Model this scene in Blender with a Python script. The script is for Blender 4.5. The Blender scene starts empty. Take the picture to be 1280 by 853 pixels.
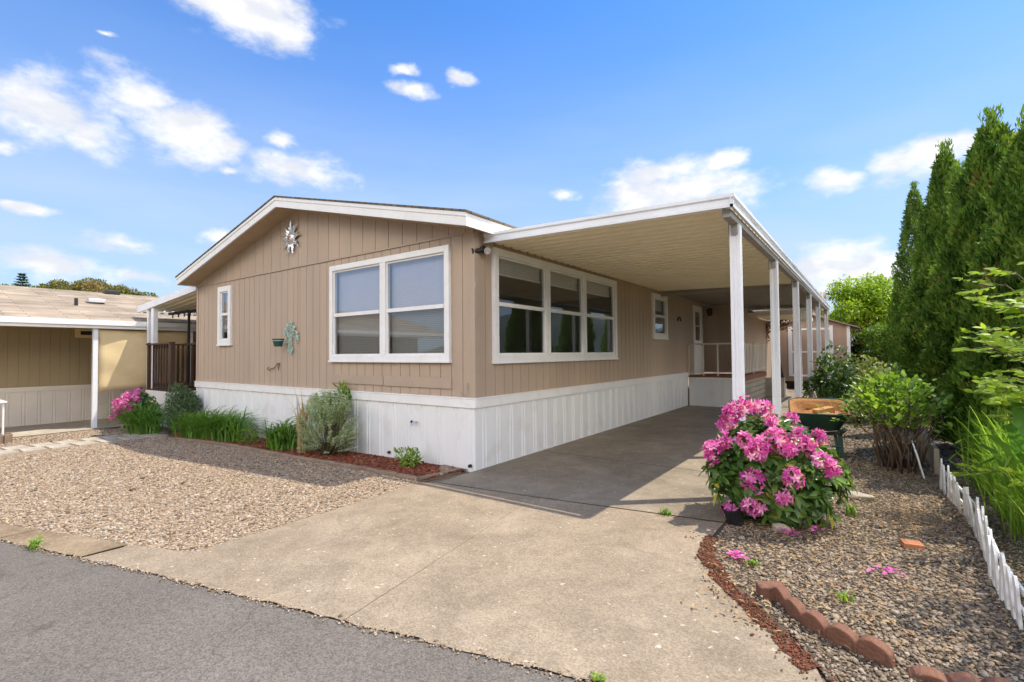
import bpy, bmesh, math, random
import numpy as np
from mathutils import Vector, Matrix

random.seed(7)
rng = np.random.default_rng(11)
scene = bpy.context.scene
R = math.radians

# ---------------------------------------------------------------- camera
cam_data = bpy.data.cameras.new("camera")
cam_data.sensor_width = 36.0
cam_data.lens = 610.0 / 1280.0 * 36.0
cam_data.clip_start = 0.05
cam_data.clip_end = 5000
cam = bpy.data.objects.new("camera", cam_data)
scene.collection.objects.link(cam)
cam.matrix_world = Matrix((
    (0.80978, 0.02162, 0.58633, 4.0763),
    (0.58668, -0.01593, -0.80967, -4.8113),
    (-0.00817, 0.99964, -0.02558, 1.5),
    (0, 0, 0, 1)))
scene.camera = cam

# ---------------------------------------------------------------- light and sky
SUN_DIR = Vector((0.37, 0.33, 1.0)).normalized()          # towards the sun
SUN_EL = math.asin(SUN_DIR.z)
SUN_AZ = math.atan2(SUN_DIR.x, SUN_DIR.y)
sun_data = bpy.data.lights.new("sun", 'SUN')
sun_data.energy = 2.2
sun_data.angle = R(0.55)
sun_data.color = (1.0, 0.91, 0.77)
sun = bpy.data.objects.new("sun", sun_data)
scene.collection.objects.link(sun)
sun.rotation_euler = SUN_DIR.to_track_quat('Z', 'Y').to_euler()
sun.location = (20, 18, 40)

SKY_STRENGTH = 0.15
world = bpy.data.worlds.new("World")
scene.world = world
world.use_nodes = True


def build_world():
    nt = world.node_tree
    nt.nodes.clear()
    L = nt.links.new

    def N(t, **kw):
        n = nt.nodes.new(t)
        for k, v in kw.items():
            setattr(n, k, v)
        return n

    def M(op, a, b=None, clamp=False):
        n = N('ShaderNodeMath', operation=op)
        n.use_clamp = clamp
        for i, v in enumerate((a, b)):
            if v is None:
                continue
            if isinstance(v, (int, float)):
                n.inputs[i].default_value = v
            else:
                L(v, n.inputs[i])
        return n.outputs[0]
    out = N('ShaderNodeOutputWorld')
    bg = N('ShaderNodeBackground')
    bg.inputs[1].default_value = SKY_STRENGTH
    L(bg.outputs[0], out.inputs[0])
    sky = N('ShaderNodeTexSky', sky_type='NISHITA')
    sky.sun_disc = False
    sky.sun_elevation = SUN_EL
    sky.sun_rotation = SUN_AZ
    sky.air_density = 1.0
    sky.dust_density = 0.7
    sky.ozone_density = 1.5
    tc = N('ShaderNodeTexCoord')
    sep = N('ShaderNodeSeparateXYZ')
    L(tc.outputs['Generated'], sep.inputs[0])
    az = M('ARCTAN2', sep.outputs[0], sep.outputs[1])
    el = M('ARCSINE', sep.outputs[2])
    # noise that breaks up the cloud outlines
    nz = N('ShaderNodeTexNoise')
    nz.inputs['Scale'].default_value = 9.0
    nz.inputs['Detail'].default_value = 9.0
    nz.inputs['Roughness'].default_value = 0.62
    st = N('ShaderNodeMapping')
    st.inputs['Scale'].default_value = (1.0, 1.0, 1.9)
    L(tc.outputs['Generated'], st.inputs[0])
    L(st.outputs[0], nz.inputs['Vector'])
    warp = N('ShaderNodeTexNoise')
    warp.inputs['Scale'].default_value = 14.0
    warp.inputs['Detail'].default_value = 4.0
    L(st.outputs[0], warp.inputs['Vector'])
    ws = N('ShaderNodeSeparateColor')
    L(warp.outputs['Color'], ws.inputs[0])
    az2 = M('ADD', az, M('MULTIPLY', M('SUBTRACT', ws.outputs[0], 0.5), 0.07))
    el2 = M('ADD', el, M('MULTIPLY', M('SUBTRACT', ws.outputs[1], 0.5), 0.04))
    comb = N('ShaderNodeCombineXYZ')
    L(az2, comb.inputs[0])
    L(el2, comb.inputs[1])
    clouds = [(-1.139, .562, .139, .04, 1), (-1.212, .553, .081, .014, 1), (-1.073, .552, .061, .024, 1),
              (-1.391, .352, .065, .05, 1), (-1.346, .332, .05, .033, 1), (-1.277, .405, .064, .04, 1),
              (-1.216, .369, .084, .05, 1), (-1.15, .357, .037, .023, .8), (-1.051, .337, .091, .038, 1),
              (-1.069, .382, .032, .019, .8), (-1.15, .325, .027, .01, .5), (-1.419, .216, .026, .011, .8),
              (-1.305, .179, .06, .022, .5), (-.827, .491, .05, .018, .9), (-.848, .523, .032, .012, .7),
              (-.733, .518, .03, .014, .7), (-.291, .296, .154, .044, 1), (-.327, .347, .078, .027, 1),
              (-.211, .346, .047, .018, .8), (-.04, .288, .05, .027, .9), (.046, .293, .046, .028, 1),
              (.091, .3, .034, .026, 1), (.127, .301, .022, .019, .8), (-.044, .142, .095, .042, .9),
              (.011, .123, .05, .026, .8), (-1.161, .207, .042, .02, .6), (-.512, .312, .042, .012, .5),
              (-1.43, .29, .016, .01, .5), (-1.328, .477, .018, .007, .4), (-1.389, .138, .09, .028, .45),
              (-1.295, .13, .08, .02, .45),]
    # added bank of unseen extra-bright cloud behind and right of camera, fills shaded walls
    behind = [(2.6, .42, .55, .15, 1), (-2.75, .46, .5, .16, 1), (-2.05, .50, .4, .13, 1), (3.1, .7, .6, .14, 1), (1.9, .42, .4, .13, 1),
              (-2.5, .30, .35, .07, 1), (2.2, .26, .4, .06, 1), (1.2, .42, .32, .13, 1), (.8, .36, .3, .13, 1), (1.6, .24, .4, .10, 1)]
    def mask(cl):
        best = None
        for (ca, ce, sa, se, w) in cl:
            d = N('ShaderNodeVectorMath', operation='SUBTRACT')
            L(comb.outputs[0], d.inputs[0])
            d.inputs[1].default_value = (ca, ce, 0)
            q = N('ShaderNodeVectorMath', operation='DIVIDE')
            L(d.outputs[0], q.inputs[0])
            q.inputs[1].default_value = (sa * 1.2, se * 1.2, 1)
            ln = N('ShaderNodeVectorMath', operation='LENGTH')
            L(q.outputs[0], ln.inputs[0])
            v = M('SUBTRACT', 1.0 if w > .6 else .8, ln.outputs['Value'])
            best = v if best is None else M('MAXIMUM', best, v)
        return best
    best = mask(clouds)
    field = M('ADD', best, M('MULTIPLY', M('SUBTRACT', nz.outputs[0], 0.5), 2.1))
    mr = N('ShaderNodeMapRange', interpolation_type='SMOOTHSTEP')
    L(field, mr.inputs[0])
    mr.inputs[1].default_value = -0.05
    mr.inputs[2].default_value = 0.75
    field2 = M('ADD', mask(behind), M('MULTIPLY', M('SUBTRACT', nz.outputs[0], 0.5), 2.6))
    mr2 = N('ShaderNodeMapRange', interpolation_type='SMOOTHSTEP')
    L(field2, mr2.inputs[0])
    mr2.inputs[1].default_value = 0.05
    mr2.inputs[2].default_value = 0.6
    # thin veil of high cloud low in the sky
    veil = N('ShaderNodeTexNoise')
    veil.inputs['Scale'].default_value = 3.0
    veil.inputs['Detail'].default_value = 7.0
    vm = N('ShaderNodeMapping')
    vm.inputs['Scale'].default_value = (1, 1, 5.0)
    L(tc.outputs['Generated'], vm.inputs[0])
    L(vm.outputs[0], veil.inputs['Vector'])
    hz = N('ShaderNodeMapRange', interpolation_type='SMOOTHSTEP')
    L(el, hz.inputs[0])
    hz.inputs[1].default_value = 0.66
    hz.inputs[2].default_value = 0.02
    vf = M('MULTIPLY', M('MULTIPLY', hz.outputs[0], 0.95),
           M('ADD', 0.45, M('MULTIPLY', veil.outputs[0], 0.9)), True)
    tint = N('ShaderNodeMix', data_type='RGBA', blend_type='MULTIPLY')
    tint.inputs['Factor'].default_value = 1.0
    L(sky.outputs[0], tint.inputs['A'])
    tint.inputs['B'].default_value = SKY_TINT
    m1 = N('ShaderNodeMix', data_type='RGBA')
    L(vf, m1.inputs['Factor'])
    L(tint.outputs['Result'], m1.inputs['A'])
    m1.inputs['B'].default_value = VEIL
    m2 = N('ShaderNodeMix', data_type='RGBA')
    L(mr.outputs[0], m2.inputs['Factor'])
    L(m1.outputs['Result'], m2.inputs['A'])
    # billows: brighter crests, slightly greyer hollows
    cs = N('ShaderNodeTexNoise')
    cs.inputs['Scale'].default_value = 16.0
    cs.inputs['Detail'].default_value = 6.0
    L(st.outputs[0], cs.inputs['Vector'])
    cm = N('ShaderNodeMapRange', interpolation_type='SMOOTHSTEP')
    L(cs.outputs[0], cm.inputs[0])
    cm.inputs[1].default_value, cm.inputs[2].default_value = .36, .6
    cc = N('ShaderNodeMix', data_type='RGBA')
    L(cm.outputs[0], cc.inputs['Factor'])
    cc.inputs['A'].default_value = (2.15, 2.22, 2.4, 1)
    cc.inputs['B'].default_value = CLOUD
    L(cc.outputs['Result'], m2.inputs['B'])
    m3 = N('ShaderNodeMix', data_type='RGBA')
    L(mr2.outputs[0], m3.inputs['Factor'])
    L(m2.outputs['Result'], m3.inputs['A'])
    m3.inputs['B'].default_value = CLOUD_FILL
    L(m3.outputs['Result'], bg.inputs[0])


SKY_TINT = (.22, .425, .66, 1)
VEIL = (1.65, 2.0, 2.45, 1)
CLOUD = (2.75, 2.75, 2.8, 1)
CLOUD_FILL = (12.5, 11.2, 9.6, 1)  # far brighter than the visible clouds, added to lift the shade
build_world()

scene.view_settings.view_transform = 'Standard'
scene.view_settings.look = 'None'
scene.view_settings.gamma = 1.0
scene.view_settings.exposure = 1.4
scene.cycles.max_bounces = 12
scene.cycles.diffuse_bounces = 8
scene.cycles.transparent_max_bounces = 12
scene.cycles.caustics_reflective = False
scene.cycles.caustics_refractive = False


# ---------------------------------------------------------------- helpers
def tag(o, label=None, cat=None, group=None, kind=None):
    if label: o["label"] = label
    if cat: o["category"] = cat
    if group: o["group"] = group
    if kind: o["kind"] = kind
    return o


def thing(name, label, cat, loc=(0, 0, 0), rz=0.0, group=None):
    o = bpy.data.objects.new(name, None)
    o.empty_display_size = 0.1
    scene.collection.objects.link(o)
    o.location = loc
    o.rotation_euler = (0, 0, rz)
    return tag(o, label, cat, group)


def copy_tree(o, parent=None):
    c = o.copy()
    scene.collection.objects.link(c)
    c.parent = parent
    for ch in list(o.children):
        copy_tree(ch, c)
    return c


class MB:
    """collects faces, then links them as one mesh object"""

    def __init__(self):
        self.v, self.f, self.m = [], [], []
        self.mi = 0

    def add(self, vs, fs):
        o = len(self.v)
        self.v.extend([tuple(p) for p in vs])
        for f in fs:
            self.f.append(tuple(i + o for i in f))
            self.m.append(self.mi)
        return self

    def quad(self, a, b, c, d):
        return self.add([a, b, c, d], [(0, 1, 2, 3)])

    def box(self, x0, x1, y0, y1, z0, z1):
        return self.add([(x0, y0, z0), (x1, y0, z0), (x1, y1, z0), (x0, y1, z0),
                         (x0, y0, z1), (x1, y0, z1), (x1, y1, z1), (x0, y1, z1)],
                        [(3, 2, 1, 0), (4, 5, 6, 7), (0, 1, 5, 4), (1, 2, 6, 5), (2, 3, 7, 6), (3, 0, 4, 7)])

    def bar(self, a, b, w, h=None, up=(0, 0, 1)):
        """rectangular bar from a to b"""
        h = h or w
        a, b = Vector(a), Vector(b)
        d = (b - a).normalized()
        u = Vector(up)
        if abs(d.dot(u)) > .98:
            u = Vector((0, 1, 0))
        s = d.cross(u).normalized()
        u = s.cross(d).normalized()
        vs = []
        for p in (a, b):
            for i, j in ((-1, -1), (1, -1), (1, 1), (-1, 1)):
                vs.append(p + s * (i * w / 2) + u * (j * h / 2))
        return self.add(vs, [(0, 1, 2, 3), (7, 6, 5, 4), (0, 4, 5, 1), (1, 5, 6, 2), (2, 6, 7, 3), (3, 7, 4, 0)])

    def tube(self, pts, r, n=8, cap=True):
        pts = [Vector(p) for p in pts]
        rs = r if isinstance(r, (list, tuple)) else [r] * len(pts)
        rings = []
        prev = None
        for i, p in enumerate(pts):
            if i == 0: d = pts[1] - p
            elif i == len(pts) - 1: d = p - pts[i - 1]
            else: d = pts[i + 1] - pts[i - 1]
            d.normalize()
            u = prev if prev is not None else (Vector((0, 0, 1)) if abs(d.z) < .9 else Vector((1, 0, 0)))
            s = d.cross(u)
            if s.length < 1e-4:
                s = d.cross(Vector((0, 1, 0)))
            s.normalize()
            u = s.cross(d).normalized()
            prev = u
            rings.append([p + (s * math.cos(2 * math.pi * k / n) + u * math.sin(2 * math.pi * k / n)) * rs[i]
                          for k in range(n)])
        vs = [q for ring in rings for q in ring]
        fs = []
        for i in range(len(pts) - 1):
            for k in range(n):
                k2 = (k + 1) % n
                fs.append((i * n + k, i * n + k2, (i + 1) * n + k2, (i + 1) * n + k))
        if cap:
            fs.append(tuple(reversed(range(n))))
            fs.append(tuple((len(pts) - 1) * n + k for k in range(n)))
        return self.add(vs, fs)

    def lathe(self, prof, c=(0, 0, 0), n=20):
        vs, fs = [], []
        for (r, z) in prof:
            for k in range(n):
                a = 2 * math.pi * k / n
                vs.append((c[0] + r * math.cos(a), c[1] + r * math.sin(a), c[2] + z))
        for i in range(len(prof) - 1):
            for k in range(n):
                k2 = (k + 1) % n
                fs.append((i * n + k, i * n + k2, (i + 1) * n + k2, (i + 1) * n + k))
        return self.add(vs, fs)

    def prism(self, pts2, axis, a0, a1):
        """polygon (u,v) pushed along an axis: 0:x (u=y,v=z) 1:y (u=x,v=z) 2:z (u=x,v=y)"""
        def P(u, v, a):
            return ((a, u, v), (u, a, v), (u, v, a))[axis]
        n = len(pts2)
        vs = [P(u, v, a0) for u, v in pts2] + [P(u, v, a1) for u, v in pts2]
        fs = [tuple(reversed(range(n))), tuple(range(n, 2 * n))]
        for i in range(n):
            j = (i + 1) % n
            fs.append((i, j, n + j, n + i))
        return self.add(vs, fs)

    def build(self, name, mats, parent=None, smooth=False, bevel=0.0):
        me = bpy.data.meshes.new(name)
        me.from_pydata(self.v, [], self.f)
        if not isinstance(mats, (list, tuple)):
            mats = [mats]
        for m in mats:
            me.materials.append(m)
        if any(self.m):
            me.polygons.foreach_set('material_index', self.m)
        bm = bmesh.new()
        bm.from_mesh(me)
        bmesh.ops.recalc_face_normals(bm, faces=bm.faces)
        bm.to_mesh(me)
        bm.free()
        if smooth:
            me.polygons.foreach_set('use_smooth', [True] * len(me.polygons))
        me.update()
        o = bpy.data.objects.new(name, me)
        scene.collection.objects.link(o)
        o.parent = parent
        if bevel:
            b = o.modifiers.new("bevel", 'BEVEL')
            b.width = bevel
            b.segments = 2
            b.limit_method = 'ANGLE'
        return o


def np_object(name, V, F, mat, parent=None, attrs=None, smooth=False):
    """mesh object from numpy arrays: V (n,3); F (m,k) equal-sided faces"""
    me = bpy.data.meshes.new(name)
    V = np.asarray(V, np.float32)
    F = np.asarray(F, np.int32)
    me.vertices.add(len(V))
    me.vertices.foreach_set('co', V.ravel())
    k = F.shape[1]
    me.loops.add(F.size)
    me.loops.foreach_set('vertex_index', F.ravel())
    me.polygons.add(len(F))
    me.polygons.foreach_set('loop_start', np.arange(0, F.size, k, dtype=np.int32))
    if smooth:
        me.polygons.foreach_set('use_smooth', np.ones(len(F), dtype=bool))
    me.update(calc_edges=True)
    for nm, arr in (attrs or {}).items():
        a = me.attributes.new(nm, 'FLOAT', 'POINT')
        a.data.foreach_set('value', np.asarray(arr, np.float32))
    me.materials.append(mat)
    o = bpy.data.objects.new(name, me)
    scene.collection.objects.link(o)
    o.parent = parent
    return o


# ---------------------------------------------------------------- materials
def node_mat(name):
    m = bpy.data.materials.new(name)
    m.use_nodes = True
    nt = m.node_tree
    nt.nodes.clear()
    return m, nt


def sc(c, k):
    return (min(c[0] * k, 1), min(c[1] * k, 1), min(c[2] * k, 1), 1)


def mat(name, base, rough=.6, var=.12, scale=3.0, bump=0.0, bscale=60.0, metal=0.0, spec=.4, speck=None, stretch=None,
        alt=None):
    """principled surface with two octaves of mottling, optional speckles (scale, amount, colour) and bump"""
    m, nt = node_mat(name)
    L = nt.links.new
    out = nt.nodes.new('ShaderNodeOutputMaterial')
    p = nt.nodes.new('ShaderNodeBsdfPrincipled')
    L(p.outputs[0], out.inputs[0])
    p.inputs['Roughness'].default_value = rough
    p.inputs['Metallic'].default_value = metal
    p.inputs['Specular IOR Level'].default_value = spec
    tc = nt.nodes.new('ShaderNodeTexCoord')
    src = tc.outputs['Object']
    if stretch:
        mp = nt.nodes.new('ShaderNodeMapping')
        mp.inputs['Scale'].default_value = stretch
        L(src, mp.inputs[0])
        src = mp.outputs[0]
    n1 = nt.nodes.new('ShaderNodeTexNoise')
    n1.inputs['Scale'].default_value = scale
    n1.inputs['Detail'].default_value = 8
    n1.inputs['Roughness'].default_value = .65
    L(src, n1.inputs['Vector'])
    r = nt.nodes.new('ShaderNodeValToRGB')
    r.color_ramp.elements[0].position = .3
    r.color_ramp.elements[1].position = .7
    r.color_ramp.elements[0].color = sc(alt or base, 1 - var)
    r.color_ramp.elements[1].color = sc(base, 1 + var)
    L(n1.outputs[0], r.inputs[0])
    col = r.outputs[0]
    if speck:
        s_scale, amount, s_col = speck
        v = nt.nodes.new('ShaderNodeTexNoise')
        v.inputs['Scale'].default_value = s_scale
        v.inputs['Detail'].default_value = 3
        L(tc.outputs['Object'], v.inputs['Vector'])
        vr = nt.nodes.new('ShaderNodeMapRange')
        vr.inputs[1].default_value = .56
        vr.inputs[2].default_value = .68
        vr.inputs[4].default_value = amount
        L(v.outputs[0], vr.inputs[0])
        mx = nt.nodes.new('ShaderNodeMix')
        mx.data_type = 'RGBA'
        L(vr.outputs[0], mx.inputs['Factor'])
        L(col, mx.inputs['A'])
        mx.inputs['B'].default_value = (*s_col, 1)
        col = mx.outputs['Result']
    L(col, p.inputs['Base Color'])
    if bump:
        b = nt.nodes.new('ShaderNodeBump')
        b.inputs['Strength'].default_value = bump
        b.inputs['Distance'].default_value = .01
        n2 = nt.nodes.new('ShaderNodeTexNoise')
        n2.inputs['Scale'].default_value = bscale
        n2.inputs['Detail'].default_value = 5
        L(src, n2.inputs['Vector'])
        L(n2.outputs[0], b.inputs['Height'])
        L(b.outputs[0], p.inputs['Normal'])
    return m


def leaf_mat(name, cols, rough=.45, trans=.3, gloss=.35):
    """leaves coloured by their per-leaf 'tint' value; thin, so light comes through"""
    m, nt = node_mat(name)
    L = nt.links.new
    out = nt.nodes.new('ShaderNodeOutputMaterial')
    at = nt.nodes.new('ShaderNodeAttribute')
    at.attribute_name = 'tint'
    r = nt.nodes.new('ShaderNodeValToRGB')
    e = r.color_ramp.elements
    e[0].position, e[0].color = 0.0, (*cols[0], 1)
    e[1].position, e[1].color = 1.0, (*cols[-1], 1)
    for i, c in enumerate(cols[1:-1]):
        x = e.new((i + 1) / (len(cols) - 1))
        x.color = (*c, 1)
    L(at.outputs['Fac'], r.inputs[0])
    p = nt.nodes.new('ShaderNodeBsdfPrincipled')
    p.inputs['Roughness'].default_value = rough
    p.inputs['Specular IOR Level'].default_value = gloss
    L(r.outputs[0], p.inputs['Base Color'])
    t = nt.nodes.new('ShaderNodeBsdfTranslucent')
    g = nt.nodes.new('ShaderNodeMix')
    g.data_type = 'RGBA'
    g.blend_type = 'MULTIPLY'
    g.inputs['Factor'].default_value = 1
    L(r.outputs[0], g.inputs['A'])
    g.inputs['B'].default_value = (1.5, 1.6, .9, 1)
    L(g.outputs['Result'], t.inputs[0])
    mx = nt.nodes.new('ShaderNodeMixShader')
    mx.inputs[0].default_value = trans
    L(p.outputs[0], mx.inputs[1])
    L(t.outputs[0], mx.inputs[2])
    L(mx.outputs[0], out.inputs[0])
    return m


def stone_mat(name, cols, rough=.8):
    """loose stones coloured by their per-stone 'tint' value with a fine grain"""
    m, nt = node_mat(name)
    L = nt.links.new
    out = nt.nodes.new('ShaderNodeOutputMaterial')
    p = nt.nodes.new('ShaderNodeBsdfPrincipled')
    p.inputs['Roughness'].default_value = rough
    p.inputs['Specular IOR Level'].default_value = .3
    at = nt.nodes.new('ShaderNodeAttribute')
    at.attribute_name = 'tint'
    r = nt.nodes.new('ShaderNodeValToRGB')
    r.color_ramp.interpolation = 'CONSTANT' if False else 'LINEAR'
    e = r.color_ramp.elements
    e[0].position, e[0].color = 0, (*cols[0], 1)
    e[1].position, e[1].color = 1, (*cols[-1], 1)
    for i, c in enumerate(cols[1:-1]):
        x = e.new((i + 1) / (len(cols) - 1))
        x.color = (*c, 1)
    L(at.outputs['Fac'], r.inputs[0])
    n = nt.nodes.new('ShaderNodeTexNoise')
    n.inputs['Scale'].default_value = 120
    tc = nt.nodes.new('ShaderNodeTexCoord')
    L(tc.outputs['Object'], n.inputs['Vector'])
    mr = nt.nodes.new('ShaderNodeMapRange')
    mr.inputs[1].default_value, mr.inputs[2].default_value = .3, .7
    mr.inputs[3].default_value, mr.inputs[4].default_value = .78, 1.2
    L(n.outputs[0], mr.inputs[0])
    g = nt.nodes.new('ShaderNodeVectorMath')
    g.operation = 'SCALE'
    L(r.outputs[0], g.inputs[0])
    L(mr.outputs[0], g.inputs['Scale'])
    L(g.outputs[0], p.inputs['Base Color'])
    L(p.outputs[0], out.inputs[0])
    return m


def gravel_mat(name, cols, scale=38.0):
    """bed of small stones: one voronoi cell a stone, rounded by bump"""
    m, nt = node_mat(name)
    L = nt.links.new
    out = nt.nodes.new('ShaderNodeOutputMaterial')
    p = nt.nodes.new('ShaderNodeBsdfPrincipled')
    p.inputs['Roughness'].default_value = .85
    p.inputs['Specular IOR Level'].default_value = .2
    tc = nt.nodes.new('ShaderNodeTexCoord')
    v = nt.nodes.new('ShaderNodeTexVoronoi')
    v.inputs['Scale'].default_value = scale
    L(tc.outputs['Object'], v.inputs['Vector'])
    s = nt.nodes.new('ShaderNodeSeparateColor')
    L(v.outputs['Color'], s.inputs[0])
    r = nt.nodes.new('ShaderNodeValToRGB')
    e = r.color_ramp.elements
    e[0].position, e[0].color = 0, (*cols[0], 1)
    e[1].position, e[1].color = 1, (*cols[-1], 1)
    for i, c in enumerate(cols[1:-1]):
        x = e.new((i + 1) / (len(cols) - 1))
        x.color = (*c, 1)
    L(s.outputs[0], r.inputs[0])
    L(r.outputs[0], p.inputs['Base Color'])
    b = nt.nodes.new('ShaderNodeBump')
    b.inputs['Strength'].default_value = .8
    b.inputs['Distance'].default_value = .012
    iv = nt.nodes.new('ShaderNodeMath')
    iv.operation = 'SUBTRACT'
    iv.inputs[0].default_value = 1
    L(v.outputs['Distance'], iv.inputs[1])
    L(iv.outputs[0], b.inputs['Height'])
    L(b.outputs[0], p.inputs['Normal'])
    L(p.outputs[0], out.inputs[0])
    return m


def glass_mat(name, tint=(.75, .8, .8), refl=.3):
    m, nt = node_mat(name)
    L = nt.links.new
    out = nt.nodes.new('ShaderNodeOutputMaterial')
    t = nt.nodes.new('ShaderNodeBsdfTransparent')
    t.inputs[0].default_value = (*tint, 1)
    g = nt.nodes.new('ShaderNodeBsdfGlossy')
    g.inputs['Roughness'].default_value = .015
    g.inputs[0].default_value = (.95, .96, 1, 1)
    lw = nt.nodes.new('ShaderNodeLayerWeight')
    lw.inputs[0].default_value = .5
    pw = nt.nodes.new('ShaderNodeMath')
    pw.operation = 'POWER'
    pw.inputs[1].default_value = 4
    L(lw.outputs['Facing'], pw.inputs[0])
    ma = nt.nodes.new('ShaderNodeMath')
    ma.operation = 'MULTIPLY_ADD'
    ma.inputs[1].default_value = 1 - refl
    ma.inputs[2].default_value = refl
    L(pw.outputs[0], ma.inputs[0])
    mx = nt.nodes.new('ShaderNodeMixShader')
    L(ma.outputs[0], mx.inputs[0])
    L(t.outputs[0], mx.inputs[1])
    L(g.outputs[0], mx.inputs[2])
    L(mx.outputs[0], out.inputs[0])
    return m


def concrete_mat(name, base, dark, rough=.85, grain=1.0):
    """weathered broom concrete: broad stains, small aggregate, pale chips and pits"""
    m, nt = node_mat(name)
    L = nt.links.new

    def N(t):
        return nt.nodes.new(t)
    out = N('ShaderNodeOutputMaterial')
    p = N('ShaderNodeBsdfPrincipled')
    p.inputs['Roughness'].default_value = rough
    p.inputs['Specular IOR Level'].default_value = .25
    tc = N('ShaderNodeTexCoord')
    n1 = N('ShaderNodeTexNoise')
    n1.inputs['Scale'].default_value = .9
    n1.inputs['Detail'].default_value = 9
    n1.inputs['Roughness'].default_value = .68
    L(tc.outputs['Object'], n1.inputs['Vector'])
    r = N('ShaderNodeValToRGB')
    r.color_ramp.elements[0].position = .34
    r.color_ramp.elements[1].position = .68
    r.color_ramp.elements[0].color = (*dark, 1)
    r.color_ramp.elements[1].color = (*base, 1)
    L(n1.outputs[0], r.inputs[0])
    # old damp marks and tyre-worn patches
    n5 = N('ShaderNodeTexNoise')
    n5.inputs['Scale'].default_value = 2.6
    n5.inputs['Detail'].default_value = 10
    n5.inputs['Roughness'].default_value = .75
    n5.inputs['Distortion'].default_value = .6
    L(tc.outputs['Object'], n5.inputs['Vector'])
    m5 = N('ShaderNodeMapRange')
    m5.inputs[1].default_value, m5.inputs[2].default_value = .38, .62
    m5.inputs[3].default_value, m5.inputs[4].default_value = .82, 1.12
    L(n5.outputs[0], m5.inputs[0])
    g5 = N('ShaderNodeVectorMath')
    g5.operation = 'SCALE'
    L(r.outputs[0], g5.inputs[0])
    L(m5.outputs[0], g5.inputs['Scale'])
    n2 = N('ShaderNodeTexVoronoi')
    n2.inputs['Scale'].default_value = 110
    L(tc.outputs['Object'], n2.inputs['Vector'])
    s = N('ShaderNodeSeparateColor')
    L(n2.outputs['Color'], s.inputs[0])
    mr = N('ShaderNodeMapRange')
    mr.inputs[3].default_value, mr.inputs[4].default_value = 1 - .22 * grain, 1 + .2 * grain
    L(s.outputs[0], mr.inputs[0])
    g = N('ShaderNodeVectorMath')
    g.operation = 'SCALE'
    L(g5.outputs[0], g.inputs[0])
    L(mr.outputs[0], g.inputs['Scale'])
    # pale chips
    n3 = N('ShaderNodeTexNoise')
    n3.inputs['Scale'].default_value = 19
    n3.inputs['Detail'].default_value = 6
    L(tc.outputs['Object'], n3.inputs['Vector'])
    m3 = N('ShaderNodeMapRange')
    m3.inputs[1].default_value, m3.inputs[2].default_value = .66, .70
    m3.inputs[4].default_value = .55
    L(n3.outputs[0], m3.inputs[0])
    mx = N('ShaderNodeMix')
    mx.data_type = 'RGBA'
    L(m3.outputs[0], mx.inputs['Factor'])
    L(g.outputs[0], mx.inputs['A'])
    mx.inputs['B'].default_value = (.62, .57, .5, 1)
    L(mx.outputs['Result'], p.inputs['Base Color'])
    b = N('ShaderNodeBump')
    b.inputs['Strength'].default_value = .35
    b.inputs['Distance'].default_value = .008
    n4 = N('ShaderNodeTexNoise')
    n4.inputs['Scale'].default_value = 90
    n4.inputs['Detail'].default_value = 4
    L(tc.outputs['Object'], n4.inputs['Vector'])
    L(n4.outputs[0], b.inputs['Height'])
    L(b.outputs[0], p.inputs['Normal'])
    L(p.outputs[0], out.inputs[0])
    return m


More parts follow.
